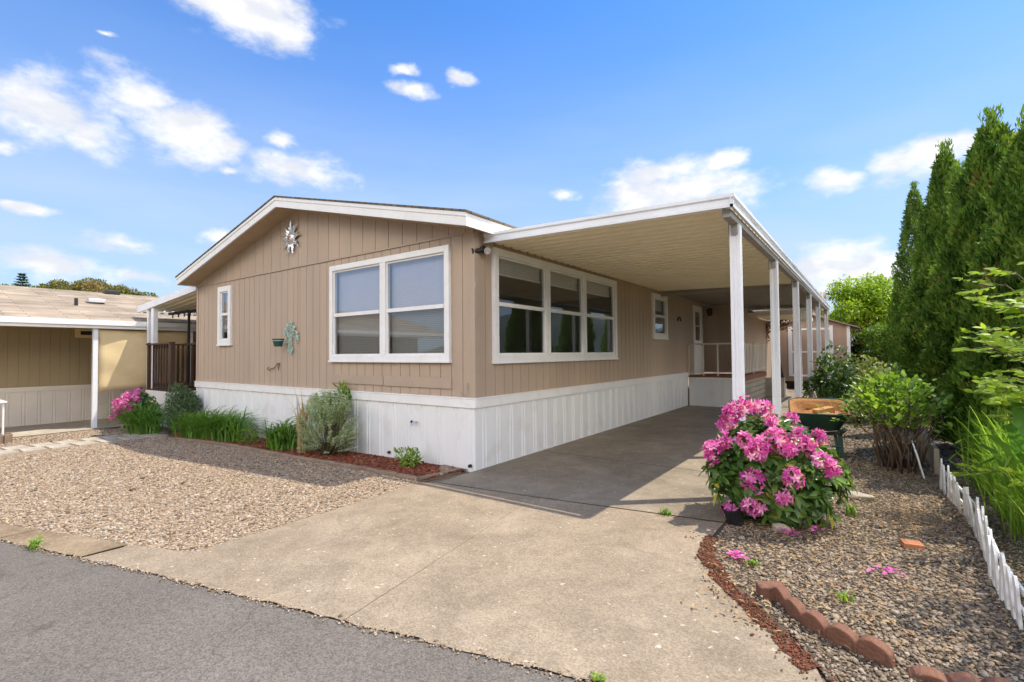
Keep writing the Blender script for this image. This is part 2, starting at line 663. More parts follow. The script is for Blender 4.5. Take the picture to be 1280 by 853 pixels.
def asphalt_mat(name):
    """worn asphalt: aggregate of mixed tone, broad wear, hairline cracks and a few dark drips"""
    m, nt = node_mat(name)
    L = nt.links.new

    def N(t, **kw):
        n = nt.nodes.new(t)
        for k, v in kw.items():
            n.inputs[k].default_value = v
        return n

    def rng_(src, a, b, c, d):
        n = nt.nodes.new('ShaderNodeMapRange')
        for i, v in enumerate((a, b, c, d)):
            n.inputs[i + 1].default_value = v
        L(src, n.inputs[0])
        return n.outputs[0]

    def mul(a, b):
        n = nt.nodes.new('ShaderNodeMath')
        n.operation = 'MULTIPLY'
        L(a, n.inputs[0])
        L(b, n.inputs[1])
        return n.outputs[0]
    out = N('ShaderNodeOutputMaterial')
    p = N('ShaderNodeBsdfPrincipled', Roughness=.88)
    p.inputs['Specular IOR Level'].default_value = .2
    tc = N('ShaderNodeTexCoord')
    broad = N('ShaderNodeTexNoise', Scale=.7, Detail=9, Roughness=.7)
    fine = N('ShaderNodeTexVoronoi', Scale=135)
    fine2 = N('ShaderNodeTexNoise', Scale=22, Detail=6, Roughness=.7)
    warp = N('ShaderNodeTexNoise', Scale=2.2, Detail=6)
    for n in (broad, fine, fine2, warp):
        L(tc.outputs['Object'], n.inputs['Vector'])
    s = N('ShaderNodeSeparateColor')
    L(fine.outputs['Color'], s.inputs[0])
    k = mul(rng_(broad.outputs[0], .3, .7, .82, 1.16), mul(rng_(s.outputs[0], 0, 1, .68, 1.38), rng_(fine2.outputs[0], .3, .7, .88, 1.12)))
    # hairline cracks along warped cell borders, only here and there
    ad = nt.nodes.new('ShaderNodeVectorMath')
    ad.operation = 'MULTIPLY_ADD'
    L(warp.outputs['Color'], ad.inputs[0])
    ad.inputs[1].default_value = (.55, .55, 0)
    L(tc.outputs['Object'], ad.inputs[2])
    ck = nt.nodes.new('ShaderNodeTexVoronoi')
    ck.feature = 'DISTANCE_TO_EDGE'
    ck.inputs['Scale'].default_value = .42
    L(ad.outputs[0], ck.inputs['Vector'])
    k = mul(k, rng_(ck.outputs['Distance'], .0006, .003, .74, 1))
    drip = N('ShaderNodeTexNoise', Scale=3.1, Detail=5)
    mp = nt.nodes.new('ShaderNodeMapping')
    mp.inputs['Location'].default_value = (3.3, 1.7, 0)
    L(tc.outputs['Object'], mp.inputs[0])
    L(mp.outputs[0], drip.inputs['Vector'])
    k = mul(k, rng_(drip.outputs[0], .64, .72, 1, .72))
    g = nt.nodes.new('ShaderNodeVectorMath')
    g.operation = 'SCALE'
    g.inputs[0].default_value = (.146, .129, .111)
    L(k, g.inputs['Scale'])
    L(g.outputs[0], p.inputs['Base Color'])
    b = N('ShaderNodeBump', Strength=.6, Distance=.006)
    L(s.outputs[1], b.inputs['Height'])
    L(b.outputs[0], p.inputs['Normal'])
    L(p.outputs[0], out.inputs[0])
    return m


def shingle_mat(name, base, rowh=.14, width=.33, dark=.42):
    """asphalt shingles in courses; u runs along y, the courses climb with z of the object"""
    m, nt = node_mat(name)
    L = nt.links.new

    def N(t):
        return nt.nodes.new(t)
    out = N('ShaderNodeOutputMaterial')
    p = N('ShaderNodeBsdfPrincipled')
    p.inputs['Roughness'].default_value = .9
    p.inputs['Specular IOR Level'].default_value = .15
    tc = N('ShaderNodeTexCoord')
    sp = N('ShaderNodeSeparateXYZ')
    L(tc.outputs['Object'], sp.inputs[0])
    cb = N('ShaderNodeCombineXYZ')
    L(sp.outputs[1], cb.inputs[0])
    L(sp.outputs[0], cb.inputs[1])
    br = N('ShaderNodeTexBrick')
    br.offset = .37
    br.inputs['Scale'].default_value = 1.0
    br.inputs['Brick Width'].default_value = width
    br.inputs['Row Height'].default_value = rowh
    br.inputs['Mortar Size'].default_value = .012
    br.inputs['Color1'].default_value = sc(base, 1.18)
    br.inputs['Color2'].default_value = sc(base, .78)
    br.inputs['Mortar'].default_value = sc(base, dark)
    L(cb.outputs[0], br.inputs['Vector'])
    n = N('ShaderNodeTexNoise')
    n.inputs['Scale'].default_value = 1.6
    n.inputs['Detail'].default_value = 8
    L(tc.outputs['Object'], n.inputs['Vector'])
    mr = N('ShaderNodeMapRange')
    mr.inputs[1].default_value, mr.inputs[2].default_value = .3, .7
    mr.inputs[3].default_value, mr.inputs[4].default_value = .75, 1.2
    L(n.outputs[0], mr.inputs[0])
    g = N('ShaderNodeVectorMath')
    g.operation = 'SCALE'
    L(br.outputs[0], g.inputs[0])
    L(mr.outputs[0], g.inputs['Scale'])
    L(g.outputs[0], p.inputs['Base Color'])
    b = N('ShaderNodeBump')
    b.inputs['Strength'].default_value = .5
    b.inputs['Distance'].default_value = .01
    L(br.outputs['Fac'], b.inputs['Height'])
    b.invert = True
    L(b.outputs[0], p.inputs['Normal'])
    L(p.outputs[0], out.inputs[0])
    return m


MT = {
    'siding': mat('painted tan siding', (.435, .335, .252), .65, .10, .9, .25, 40, stretch=(1, 1, .18), speck=(1.7, .22, (.36, .29, .225))),
    'siding_trim': mat('painted tan trim', (.425, .33, .247), .6, .08, 2),
    'soffit': mat('tan soffit', (.44, .33, .23), .7, .08, 2),
    'white': mat('white painted trim', (.80, .80, .79), .45, .05, 2.5, .06, 30, speck=(7, .2, (.62, .60, .55))),
    'skirt': mat('white metal skirting', (.78, .79, .79), .42, .06, 1.2, .12, 9, stretch=(1, 1, .25), speck=(3.2, .3, (.60, .57, .52))),
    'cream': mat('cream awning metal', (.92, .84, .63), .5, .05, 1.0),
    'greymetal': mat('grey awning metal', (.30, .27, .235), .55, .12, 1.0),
    'alu': mat('weathered white aluminium', (.78, .80, .83), .38, .08, 2.2, .04, 20),
    'alu_dark': mat('dull grey aluminium', (.33, .31, .29), .55, .2, 4),
    'roofing': shingle_mat('grey brown shingles', (.16, .13, .10)),
    'nroof': shingle_mat('tan shingles', (.33, .265, .195), .15, 1.1, .6),
    'nwall': mat('olive brown siding', (.33, .265, .155), .7, .08, 1.4, .2, 40, stretch=(1, 1, .2)),
    'nskirt': mat('pale skirting', (.66, .61, .54), .5, .06, 1.5),
    'tarp': mat('beige shade cloth', (.66, .52, .29), .8, .06, 3, .25, 180),
    'darkwood': mat('dark brown stained wood', (.075, .042, .026), .7, .35, 3, .3, 60, stretch=(3, 3, .4)),
    'redwood': mat('red brown deck boards', (.22, .085, .04), .6, .3, 4, .3, 40),
    'tanwood': mat('grey tan wood', (.36, .31, .23), .75, .15, 3, .2, 40),
    'glass': glass_mat('window glass', (.82, .84, .92), .2),
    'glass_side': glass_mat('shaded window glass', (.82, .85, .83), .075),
    'glass_screen': glass_mat('screened lower pane', (.56, .58, .57), .12),
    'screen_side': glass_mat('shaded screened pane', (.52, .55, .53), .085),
    'blind': mat('white blind slats', (.72, .71, .72), .5, .04, 2),
    'dark': mat('black plastic', (.018, .018, .02), .4, .2, 6),
    'iron': mat('dark iron', (.04, .035, .032), .5, .25, 8, metal=.4),
    'steel': mat('dull silver metal', (.62, .62, .63), .32, .12, 6, metal=.85),
    'copper': mat('copper metal', (.55, .22, .12), .35, .2, 8, metal=.8),
    'verdigris': mat('pale verdigris paint', (.34, .52, .44), .6, .3, 14, speck=(40, .7, (.68, .70, .62))),
    'pot': mat('dark green pot', (.02, .07, .06), .45, .2, 6),
    'interior': mat('interior paint', (.55, .51, .46), .8, .05, 2),
    'asphalt': asphalt_mat('asphalt'),
    'driveway': concrete_mat('driveway concrete', (.325, .262, .188), (.235, .185, .127)),
    'slab': concrete_mat('carport slab', (.30, .25, .185), (.205, .168, .122), .75, .6),
    'kerb': concrete_mat('kerb concrete', (.31, .24, .155), (.18, .125, .075)),
    'nslab': concrete_mat('pale slab', (.48, .43, .35), (.38, .33, .26)),
    'paver': concrete_mat('pale pavers', (.50, .44, .35), (.36, .31, .24)),
    'edging': concrete_mat('tan edging stone', (.32, .235, .165), (.2, .14, .10)),
    'redblock': mat('red scalloped block', (.20, .095, .06), .9, .35, 9, .9, 45, speck=(16, .75, (.045, .032, .024))),
    'brick': mat('orange brick', (.42, .17, .08), .8, .2, 8, .4, 60),
    'soil': mat('dirt', (.20, .145, .095), .95, .3, 1.5, .6, 30),
    'groundfar': mat('dry grass and dirt', (.16, .15, .075), .95, .35, .25, .4, 8),
    'gap': mat('dirt in the joints', (.10, .075, .048), .95, .3, 5),
    'gravel': gravel_mat('tan gravel', [(.07, .05, .035), (.22, .155, .10), (.31, .225, .145), (.38, .29, .20), (.44, .38, .31)], 55),
    'gravel_grey': gravel_mat('grey gravel', [(.05, .036, .026), (.13, .10, .07), (.19, .15, .11), (.25, .20, .15), (.16, .12, .085)], 60),
    'stone': stone_mat('tan stones', [(.09, .065, .045), (.25, .175, .11), (.33, .24, .155), (.40, .30, .20), (.50, .43, .34), (.20, .17, .15)]),
    'stone_grey': stone_mat('grey stones', [(.075, .055, .036), (.155, .118, .08), (.22, .172, .115), (.29, .215, .135), (.36, .31, .24), (.18, .105, .06)]),
    'chips': stone_mat('red bark chips', [(.09, .022, .012), (.19, .045, .022), (.26, .075, .035), (.15, .05, .03), (.34, .15, .08)]),
    'mulch': mat('red bark mulch', (.16, .045, .025), .95, .45, 30, .8, 60),
    'barkdust': stone_mat('rusty bark crumbs', [(.05, .022, .012), (.12, .045, .02), (.22, .085, .035), (.17, .085, .045), (.09, .035, .018), (.2, .14, .09)]),
    'bark': mat('grey brown bark', (.13, .09, .06), .9, .35, 6, .6, 40, stretch=(1, 1, .3)),
    'stem': mat('green brown stems', (.12, .10, .045), .8, .3, 8),
    'barrow': mat('dark green enamel', (.022, .06, .042), .35, .2, 6, .05, 30, speck=(22, .35, (.09, .06, .03))),
    'rust': mat('rusty soil', (.36, .17, .06), .85, .4, 14, .6, 50, speck=(60, .6, (.16, .06, .03))),
    'woodblock': mat('orange brown block', (.52, .27, .09), .75, .2, 10, .3, 50),
    'rubber': mat('black rubber', (.015, .015, .016), .7, .2, 10),
    'picket': mat('chipped white picket paint', (.77, .77, .74), .6, .08, 6, .2, 40, speck=(11, .7, (.42, .37, .29))),
    'shed': mat('shed siding', (.40, .275, .20), .7, .07, 1.2, .2, 40, stretch=(1, 1, .2)),
    'shedroof': mat('weathered roof edge', (.30, .22, .16), .8, .2, 4),
    'pinkwall': mat('pale pink stucco', (.78, .66, .62), .8, .05, 1),
    'hill': mat('far hillside', (.07, .10, .09), .95, .3, .02),  # distance haze put into the colour as a bluish green
    'hillnear': mat('wooded hillside', (.10, .10, .045), .95, .4, .15),
}

# ---------------------------------------------------------------- the ground
def zg(x):
    """the yard falls gently towards the neighbour on the left"""
    if x > 0: return 0.0
    if x > -6: return 0.0175 * x
    if x > -12: return -0.105 + 0.0325 * (x + 6)
    return -0.30


def sheet(name, polys, dz, m, parent=None, kind='structure'):
    """flat-lying sheet(s) that follow the fall of the ground, dz above it"""
    bm = bmesh.new()
    for poly in polys:
        bm.faces.new([bm.verts.new((x, y, 0)) for x, y in poly])
    for cx in (0, -6, -12):
        bmesh.ops.bisect_plane(bm, geom=bm.verts[:] + bm.edges[:] + bm.faces[:], plane_co=(cx, 0, 0), plane_no=(1, 0, 0))
    for v in bm.verts:
        v.co.z = zg(v.co.x) + dz
    bmesh.ops.recalc_face_normals(bm, faces=bm.faces)
    for f in bm.faces:
        if f.normal.z < 0: f.normal_flip()
    me = bpy.data.meshes.new(name)
    bm.to_mesh(me)
    bm.free()
    me.materials.append(m)
    o = bpy.data.objects.new(name, me)
    scene.collection.objects.link(o)
    o.parent = parent
    if kind: o['kind'] = kind
    return o


def road_y(x):          # edge of the street, not square to the house
    return -2.78 + (x - 3.02) * 0.2505


# base sheet to the horizon
sheet('ground', [[(-900, -900), (900, -900), (900, 900), (-900, 900)]], -.035, MT['groundfar'])
sheet('dirt', [[(-16, -4.5), (14, -4.5), (14, 34), (-16, 34)]], -.022, MT['soil'])
# street
rd = []
xs = [-140, -60, -20, -8, -2, 2, 4, 8, 14, 40, 140]
edge = [(x, road_y(x)) for x in xs]
sheet('road', [edge + [(x, road_y(x) - 7.2) for x in reversed(xs)]], -.003, MT['asphalt'])

# kerb strip: concrete in cast lengths, with open joints and a ragged road side
gutter_gap = .018
joints = [-14.0, -11.6, -9.3, -7.0, -4.9, -3.05, -1.9, -.75, .9]


def ragged(x0, x1, n, off, amp, seed):
    r = random.Random(seed)
    return [(x0 + (x1 - x0) * i / n, road_y(x0 + (x1 - x0) * i / n) + off + r.uniform(-amp, amp)) for i in range(n + 1)]


def kerb_back(x):
    return road_y(x) + .24 + .10 * max(0, min(1, (x + 2.45) / 2.4))


kp = []
for i in range(len(joints) - 1):
    a, b = joints[i] + .006, joints[i + 1] - .006
    if a > -.9: break
    kp.append(ragged(a, b, 12, .008, .012, i) + [(b, kerb_back(b)), ((a + b) / 2, kerb_back((a + b) / 2) + .01), (a, kerb_back(a))])
sheet('kerb', kp, .006, MT['kerb'])
sheet('kerb_joint', [[(x, road_y(x) - .006) for x in xs[2:8]] + [(x, road_y(x) + .3) for x in reversed(xs[2:8])]], -.008,
      MT['gap'])

# driveway apron: two pours either side of the control joint
J0, J1 = (1.66, -3.0), (1.25, -.985)
left_pour = ragged(-.73, 1.645, 30, .012, .018, 41) + [(1.645, -3.05), (1.24, -.79), (.6, -.83), (-.10, -.745), (-.2, -.80),
                                                     (-.16, -2.3), (-.3, -2.9), (-.62, kerb_back(-.62))]
left_pour = ragged(-.73, 1.660, 30, .006, .013, 41) + [(1.2505, -.535), (-.02, -.70), (-.20, -.80), (-.12, -1.9), (-.12, -2.9),
                                                     (-.10, -3.20), (-.72, -3.40)]
right_pour = ragged(1.662, 4.02, 30, .006, .016, 42)
right_pour = [p for p in right_pour if p[0] < 4.0] + [(3.93, -2.3), (3.86, -2.09), (3.72, -1.9), (3.5, -1.68), (3.29, -1.38),
                                                      (3.1, -1.02), (3.03, -.8), (3.04, -.25), (1.253, -.535)]
sheet('driveway', [left_pour, right_pour], .004, MT['driveway'])
sheet('driveway_joint', [[(-.2, -3.2), (3.9, -2.3), (3.05, -.1), (-.02, -.6)]], -.004, MT['gap'])

# carport slab and the patio behind it, in pours
sl = []
ys = [None, 1.55, 4.6, 7.7, 10.8, 13.9, 17.2]
sl.append([(.005, -.68), (1.25, -.525), (3.04, -.225), (3.04, 1.545), (.005, 1.545)])
for i in range(1, len(ys) - 1):
    sl.append([(.005, ys[i] + .012), (3.05, ys[i] + .012), (3.05, ys[i + 1]), (.005, ys[i + 1])])
sheet('carport_slab', sl, .006, MT['slab'])
sheet('slab_joint', [[(.0, -.7), (3.052, -.24), (3.052, 17.2), (.0, 17.2)]], -.002, MT['gap'])

# gravel yards
sheet('gravel_yard', [[(-12, -4.4), (-10.0, -4.4), (-2.2, road_y(-2.2) + .2), (-.1, -3.25), (-.12, -1.9), (-.20, -.76), (-1.9, -.72),
                       (-5.1, -.76), (-7.2, -.9), (-9.2, -.3), (-11.25, -.9), (-11.45, -4.4)]], .0, MT['gravel'])
sheet('gravel_bed', [[(3.05, -.9), (3.3, -1.4), (3.75, -1.85), (3.95, -2.2), (4.05, -2.5), (6.2, -1.98), (6.2, 24), (3.06, 24)]],
      -.006, MT['gravel_grey'])
# bark bed along the front of the house
sheet('bark_bed', [[(-.12, -.06), (-.20, -.70), (-1.9, -.68), (-3.3, -.70), (-5.1, -.70), (-6.3, -.76), (-7.3, -.84), (-8.6, -.4),
                    (-8.6, .2), (-.12, .2)]], .012, MT['mulch'])
# neighbour's slab
sheet('neighbour_slab', [[(-11.25, -12), (-14.2, -12), (-14.2, 14), (-11.25, 14)]], .012, MT['nslab'])


def stones(name, n, area, size, m, dz, flat=.62, seed=1, keep=None):
    """loose stones: icosahedra squashed and turned at random"""
    g = np.random.default_rng(seed)
    t = (1 + 5 ** .5) / 2
    ico = np.array([(-1, t, 0), (1, t, 0), (-1, -t, 0), (1, -t, 0), (0, -1, t), (0, 1, t), (0, -1, -t), (0, 1, -t),
                    (t, 0, -1), (t, 0, 1), (-t, 0, -1), (-t, 0, 1)]) / math.sqrt(1 + t * t)
    fc = np.array([(0, 11, 5), (0, 5, 1), (0, 1, 7), (0, 7, 10), (0, 10, 11), (1, 5, 9), (5, 11, 4), (11, 10, 2), (10, 7, 6),
                   (7, 1, 8), (3, 9, 4), (3, 4, 2), (3, 2, 6), (3, 6, 8), (3, 8, 9), (4, 9, 5), (2, 4, 11), (6, 2, 10),
                   (8, 6, 7), (9, 8, 1)])
    P = np.column_stack([g.uniform(area[0], area[1], n), g.uniform(area[2], area[3], n)])
    if keep is not None:
        P = P[keep(P[:, 0], P[:, 1])]
    n = len(P)
    s = size * np.exp(g.normal(0, .32, n))
    ax = np.column_stack([s * g.uniform(.8, 1.35, n), s * g.uniform(.6, 1.0, n), s * flat * g.uniform(.6, 1.1, n)])
    V = ico[None] * ax[:, None, :] * g.uniform(.82, 1.18, (n, 12, 1))
    a = g.uniform(0, 2 * np.pi, n)
    b = g.normal(0, .3, n)
    ca, sa, cb, sb = np.cos(a)[:, None], np.sin(a)[:, None], np.cos(b)[:, None], np.sin(b)[:, None]
    x, y, z = V[..., 0], V[..., 1], V[..., 2]
    y, z = y * cb - z * sb, y * sb + z * cb
    x, y = x * ca - y * sa, x * sa + y * ca
    zz = np.array([zg(q) for q in P[:, 0]]) + dz + ax[:, 2] * g.uniform(.1, .8, n)
    V = np.stack([x + P[:, :1], y + P[:, 1:], z + zz[:, None]], -1).reshape(-1, 3)
    F = (fc[None] + (np.arange(n) * 12)[:, None, None]).reshape(-1, 3)
    o = np_object(name, V, F, m, attrs={'tint': np.repeat(g.uniform(0, 1, n), 12)}, smooth=True)
    o['kind'] = 'stuff'
    return o


def in_poly(poly):
    def f(x, y):
        inside = np.zeros(len(x), bool)
        j = len(poly) - 1
        for i in range(len(poly)):
            xi, yi = poly[i]
            xj, yj = poly[j]
            c = ((yi > y) != (yj > y)) & (x < (xj - xi) * (y - yi) / (yj - yi + 1e-12) + xi)
            inside ^= c
            j = i
        return inside
    return f


stones('gravel', 80000, (-9.5, -.1, -4.6, -.7), .0094, MT['stone'], 0, seed=3, keep=in_poly(
    [(-7.0, -4.9), (-2.25, road_y(-2.25) + .255), (-.12, -3.21), (-.14, -1.9), (-.25, -.79), (-1.9, -.77), (-5.1, -.81), (-7.1, -.95),
     (-8.0, -.8), (-7.4, -3.3)]))
stones('gravel', 9000, (-11.3, -8.2, -4.4, -.9), .0125, MT['stone'], 0, seed=5, keep=in_poly(
    [(-9.2, -4.4), (-9.25, -1.4), (-9.1, -.5), (-11.0, -1.1), (-11.2, -4.4)]))
right_bed = [(3.07, -.85), (3.3, -1.32), (3.72, -1.8), (3.95, -2.2), (4.06, -2.45), (5.4, -2.15), (5.2, 3.0), (5.0, 9), (3.1, 9), (3.07, 1)]
stones('gravel', 48000, (3.05, 5.4, -2.5, 3.0), .0086, MT['stone_grey'], -.002, seed=8, flat=.5, keep=in_poly(right_bed))
stones('gravel', 3600, (3.05, 5.2, -1.9, 1.8), .014, MT['stone_grey'], -.002, seed=18, flat=.38, keep=in_poly(right_bed))
stones('gravel', 16000, (3.05, 5.2, 3.0, 9), .016, MT['stone_grey'], -.002, seed=9, flat=.5, keep=in_poly(right_bed))
stones('bark_mulch', 9000, (-8.3, -.1, -.84, -.03), .018, MT['chips'], .016, seed=12, flat=.35, keep=in_poly(
    [(-.14, -.05), (-.22, -.66), (-1.9, -.64), (-5.1, -.68), (-6.3, -.72), (-8.0, -.6), (-8.2, -.04)]))
edge_a = [(3.0, -.62), (3.02, -.85), (3.05, -1.08), (3.20, -1.36), (3.42, -1.66), (3.66, -1.95), (3.83, -2.18)]
edge_b = [(3.07, -.64), (3.105, -.84), (3.16, -1.02), (3.295, -1.32), (3.525, -1.62), (3.73, -1.88), (3.895, -2.11)]
gs = random.Random(77)
fine_a, fine_b = [], []
for E_, out_ in ((edge_a, fine_a), (edge_b, fine_b)):
    for a, b in zip(E_[:-1], E_[1:]):
        for j in range(6):
            out_.append((a[0] + (b[0] - a[0]) * j / 6 + gs.uniform(-.022, .022), a[1] + (b[1] - a[1]) * j / 6 + gs.uniform(-.008, .008)))
sheet('bark_strip', [[fine_a[i], fine_a[i + 1], fine_b[i + 1], fine_b[i]] for i in range(len(fine_a) - 1) if i % 12 != 4], .009, MT['mulch'])
strip = fine_a + fine_b[::-1]
stones('rusty_bark', 16000, (2.9, 4.0, -2.2, -.6), .0052, MT['barkdust'], .012, seed=14, flat=.8, keep=in_poly(strip))
stones('loose_grit', 150000, (-6.5, 4.0, -5.4, -2.3), .0055, MT['stone'], .003, seed=15, keep=lambda x, y: np.abs(
    y - (-2.78 + (x - 3.02) * .2505)) < .012 + .05 * np.random.default_rng(4).uniform(0, 1, len(x)) ** 3)
stones('bark_crumbs', 900, (2.85, 4.0, -2.3, -.6), .006, MT['barkdust'], .008, seed=19, keep=lambda x, y: np.abs(
    y - np.interp(x, [3.0, 3.05, 3.2, 3.42, 3.66, 3.83], [-.62, -1.08, -1.36, -1.66, -1.95, -2.18])) < .16)


# ---------------------------------------------------------------- building helpers
def grooved(mb, axis, plane, out, a0, a1, z0, ztop, openings=(), spacing=.203, gw=.011, gd=.009, phase=0.0):
    """board siding with vertical grooves. axis 0: wall along x at y=plane; 1: along y at x=plane. out = +-1 outward"""
    def P(a, d, z):
        q = plane - out * d
        return (a, q, z) if axis == 0 else (q, a, z)
    cuts = {a0, a1}
    gro = []
    k = 0
    a = a0 + phase + spacing
    while a < a1 - .03:
        gro.append((a, a + gw))
        cuts.update((a, a + gw))
        a += spacing
    for (o0, o1, _, _) in openings:
        cuts.update((o0, o1))
    cs = sorted(cuts)
    cs = [c for i, c in enumerate(cs) if i == 0 or c - cs[i - 1] > 1e-5]
    for s, e in zip(cs[:-1], cs[1:]):
        mid = (s + e) / 2
        d = gd if any(g0 - 1e-6 <= mid <= g1 + 1e-6 for g0, g1 in gro) else 0.0
        spans = [(z0, None)]
        for (o0, o1, p0, p1) in openings:
            if o0 < mid < o1:
                spans = [(z0, p0), (p1, None)]
        for (b, t) in spans:
            ts = ztop(s) if t is None else t
            te = ztop(e) if t is None else t
            mb.quad(P(s, d, b), P(e, d, b), P(e, d, te), P(s, d, ts))
            if d:
                mb.quad(P(s, 0, b), P(s, d, b), P(s, d, ts), P(s, 0, ts))
                mb.quad(P(e, d, b), P(e, 0, b), P(e, 0, te), P(e, d, te))


def ribbed(mb, axis, plane, out, a0, a1, z0, z1, period=.30, depth=.013):
    """metal skirting: wide pans between pairs of narrow ribs"""
    prof = [(0, 0), (.12, 0), (.13, 1), (.150, 1), (.16, 0), (.185, 0), (.195, 1), (.215, 1), (.225, 0), (.30, 0)]
    pts = []
    a = a0
    while a < a1:
        for (u, d) in prof[:-1]:
            q = a + u * period / .3
            if q <= a1: pts.append((q, d * depth))
        a += period
    pts.append((a1, 0))

    def P(q, d, z):
        w = plane - out * d
        zz = z(q) if callable(z) else z
        return (q, w, zz) if axis == 0 else (w, q, zz)
    for (q, d), (q2, d2) in zip(pts[:-1], pts[1:]):
        mb.quad(P(q, d, z0), P(q2, d2, z0), P(q2, d2, z1), P(q, d, z1))


def window(parent, axis, plane, out, a0, a1, z0, z1, mullions=(), rail=None, fw=.095, blind=None, glass='glass', blind_drop=1.0,
           frame_mat='white', depth=.05, name='window', sash_off=0.0):
    """frame > pane, sash, blind. axis as in grooved()"""
    def B(mb, s, e, d0, d1, b, t):
        q0, q1 = sorted((plane + out * d0, plane + out * d1))
        if axis == 0: mb.box(s, e, q0, q1, b, t)
        else: mb.box(q0, q1, s, e, b, t)
    f = MB()
    B(f, a0, a0 + fw, -.03, depth, z0, z1)
    B(f, a1 - fw, a1, -.03, depth, z0, z1)
    B(f, a0 + fw, a1 - fw, -.03, depth, z0, z0 + fw)
    B(f, a0 + fw, a1 - fw, -.03, depth, z1 - fw, z1)
    mw = .13
    for m in mullions:
        B(f, m - mw / 2, m + mw / 2, -.03, depth - .003, z0 + fw, z1 - fw)
    B(f, a0 - .012, a1 + .012, -.0, depth + .012, z0 - .018, z0 + .012)
    fr = f.build(name, MT[frame_mat], parent, bevel=.004)
    ed = [a0 + fw] + [v for m in mullions for v in (m - mw / 2, m + mw / 2)] + [a1 - fw]
    for i in range(0, len(ed), 2):
        s, e = ed[i], ed[i + 1]
        sm = MB()
        sw = .028
        B(sm, s, s + sw, -.02, .022, z0 + fw, z1 - fw)
        B(sm, e - sw, e, -.02, .022, z0 + fw, z1 - fw)
        B(sm, s + sw, e - sw, -.02, .022, z0 + fw, z0 + fw + sw)
        B(sm, s + sw, e - sw, -.02, .022, z1 - fw - sw, z1 - fw)
        if rail:
            B(sm, s + sw, e - sw, -.02, .034, rail - .028, rail + .028)
        sm.build('sash', MT[frame_mat], fr, bevel=.002)
        pn = MB()

        def sheet_of_glass(d, b, t):
            q = plane + out * d
            if axis == 0: pn.quad((s + sw, q, b), (e - sw, q, b), (e - sw, q, t), (s + sw, q, t))
            else: pn.quad((q, s + sw, b), (q, e - sw, b), (q, e - sw, t), (q, s + sw, t))
        if rail:
            pn.mi = 1
            sheet_of_glass(0, z0 + fw + sw, rail - .028)
            pn.mi = 0
            sheet_of_glass(.01, rail + .028, z1 - fw - sw)
        else:
            sheet_of_glass(0, z0 + fw + sw, z1 - fw - sw)
        pn.build('pane', [MT[glass], MT['glass_screen' if glass == 'glass' else 'screen_side']], fr)
        if blind:
            bl = MB()
            zb = z1 - fw - (z1 - z0 - 2 * fw) * blind_drop
            z = z1 - fw - .03
            while z > zb:
                q = plane - out * .075
                tilt = .0115
                w = .008
                if axis == 0:
                    bl.quad((s + .01, q - w / 2, z - tilt * out), (e - .01, q - w / 2, z - tilt * out), (e - .01, q + w / 2, z + tilt * out), (s + .01, q + w / 2, z + tilt * out))
                else:
                    bl.quad((q - w / 2, s + .01, z - tilt * out), (q - w / 2, e - .01, z - tilt * out), (q + w / 2, e - .01, z + tilt * out), (q + w / 2, s + .01, z + tilt * out))
                z -= blind
            B(bl, s + .005, e - .005, -.095, -.055, z1 - fw - .03, z1 - fw)
            B(bl, s + .008, e - .008, -.088, -.062, zb - .02, zb)
            for u in (.15, .85):
                x = s + (e - s) * u
                B(bl, x - .0015, x + .0015, -.062, -.060, zb, z1 - fw)
            bl.build('blind', MT['blind'], fr)
    return fr


# ---------------------------------------------------------------- the mobile home
HX0, HY1 = -8.3, 17.8
home = thing('mobile_home', 'tan mobile home with white ribbed skirting, white window frames and low gable roof', 'house', (0, 0, 0))
PK = -4.17


def rake(x):           # underside of the soffit above the front wall
    return 3.14 + (4.13 - 3.14) * (1 - abs(x - PK) / 4.15)


FW = (-3.11, -.41, 1.40, 2.965)
NW = (-7.18, -6.60, 1.73, 2.97)
SW = (.36, 4.37, 1.38, 2.94)
SW2 = (6.45, 7.48, 1.83, 2.91)
DR = (9.85, 10.78, .84, 2.88)
f = .05


def shrink(w, k=.05):
    return (w[0] + k, w[1] - k, w[2] + k, w[3] - k)


mb = MB()
mb.mi = 0
grooved(mb, 0, 0.0, -1, HX0, 0.0, .90, lambda x: min(3.075, rake(x)), [shrink(FW), shrink(NW)], phase=-.03)
grooved(mb, 1, 0.0, 1, 0.0, 11.0, .90, lambda y: 3.14, [shrink(SW), shrink(SW2), DR], phase=.01)
mb.build('wall', MT['siding'], home)
mb = MB()
grooved(mb, 0, -.012, -1, HX0, 0.004, 3.08, rake, [], spacing=.305, phase=-.08)
mb.quad((HX0, -.012, 3.08), (.004, -.012, 3.08), (.004, 0, 3.08), (HX0, 0, 3.08))
mb.build('gable', MT['siding'], home)
mb = MB()      # back, left and extension walls
mb.box(HX0, HX0 + .06, .002, HY1, .9, 3.14)
mb.box(HX0 + .06, 0, HY1 - .06, HY1, .9, 3.14)
mb.build('wall', MT['siding'], home)
mb = MB()
grooved(mb, 0, 11.0, -1, 0.0, 1.0, .86, lambda x: 2.93, [], spacing=.1016, phase=.0)
grooved(mb, 1, 1.0, 1, 11.0, 17.5, .0, lambda y: 2.86, [], spacing=.203)
mb.build('extension_wall', MT['siding'], home)
mb = MB()      # trim boards: corner, seam flashing, panel joint, apron board under the front window
mb.box(HX0 - .012, HX0 + .07, -.014, .0, .93, 3.07)
mb.box(-.075, .016, -.016, -.001, .93, 3.07)
mb.box(.001, .016, -.001, .085, .93, 3.10)
mb.box(HX0, .0, -.018, -.013, 3.072, 3.094)
mb.box(-4.145, -4.125, -.007, -.001, .93, 4.06)
mb.box(-3.1, -1.79, -.02, -.001, 1.04, 1.175)
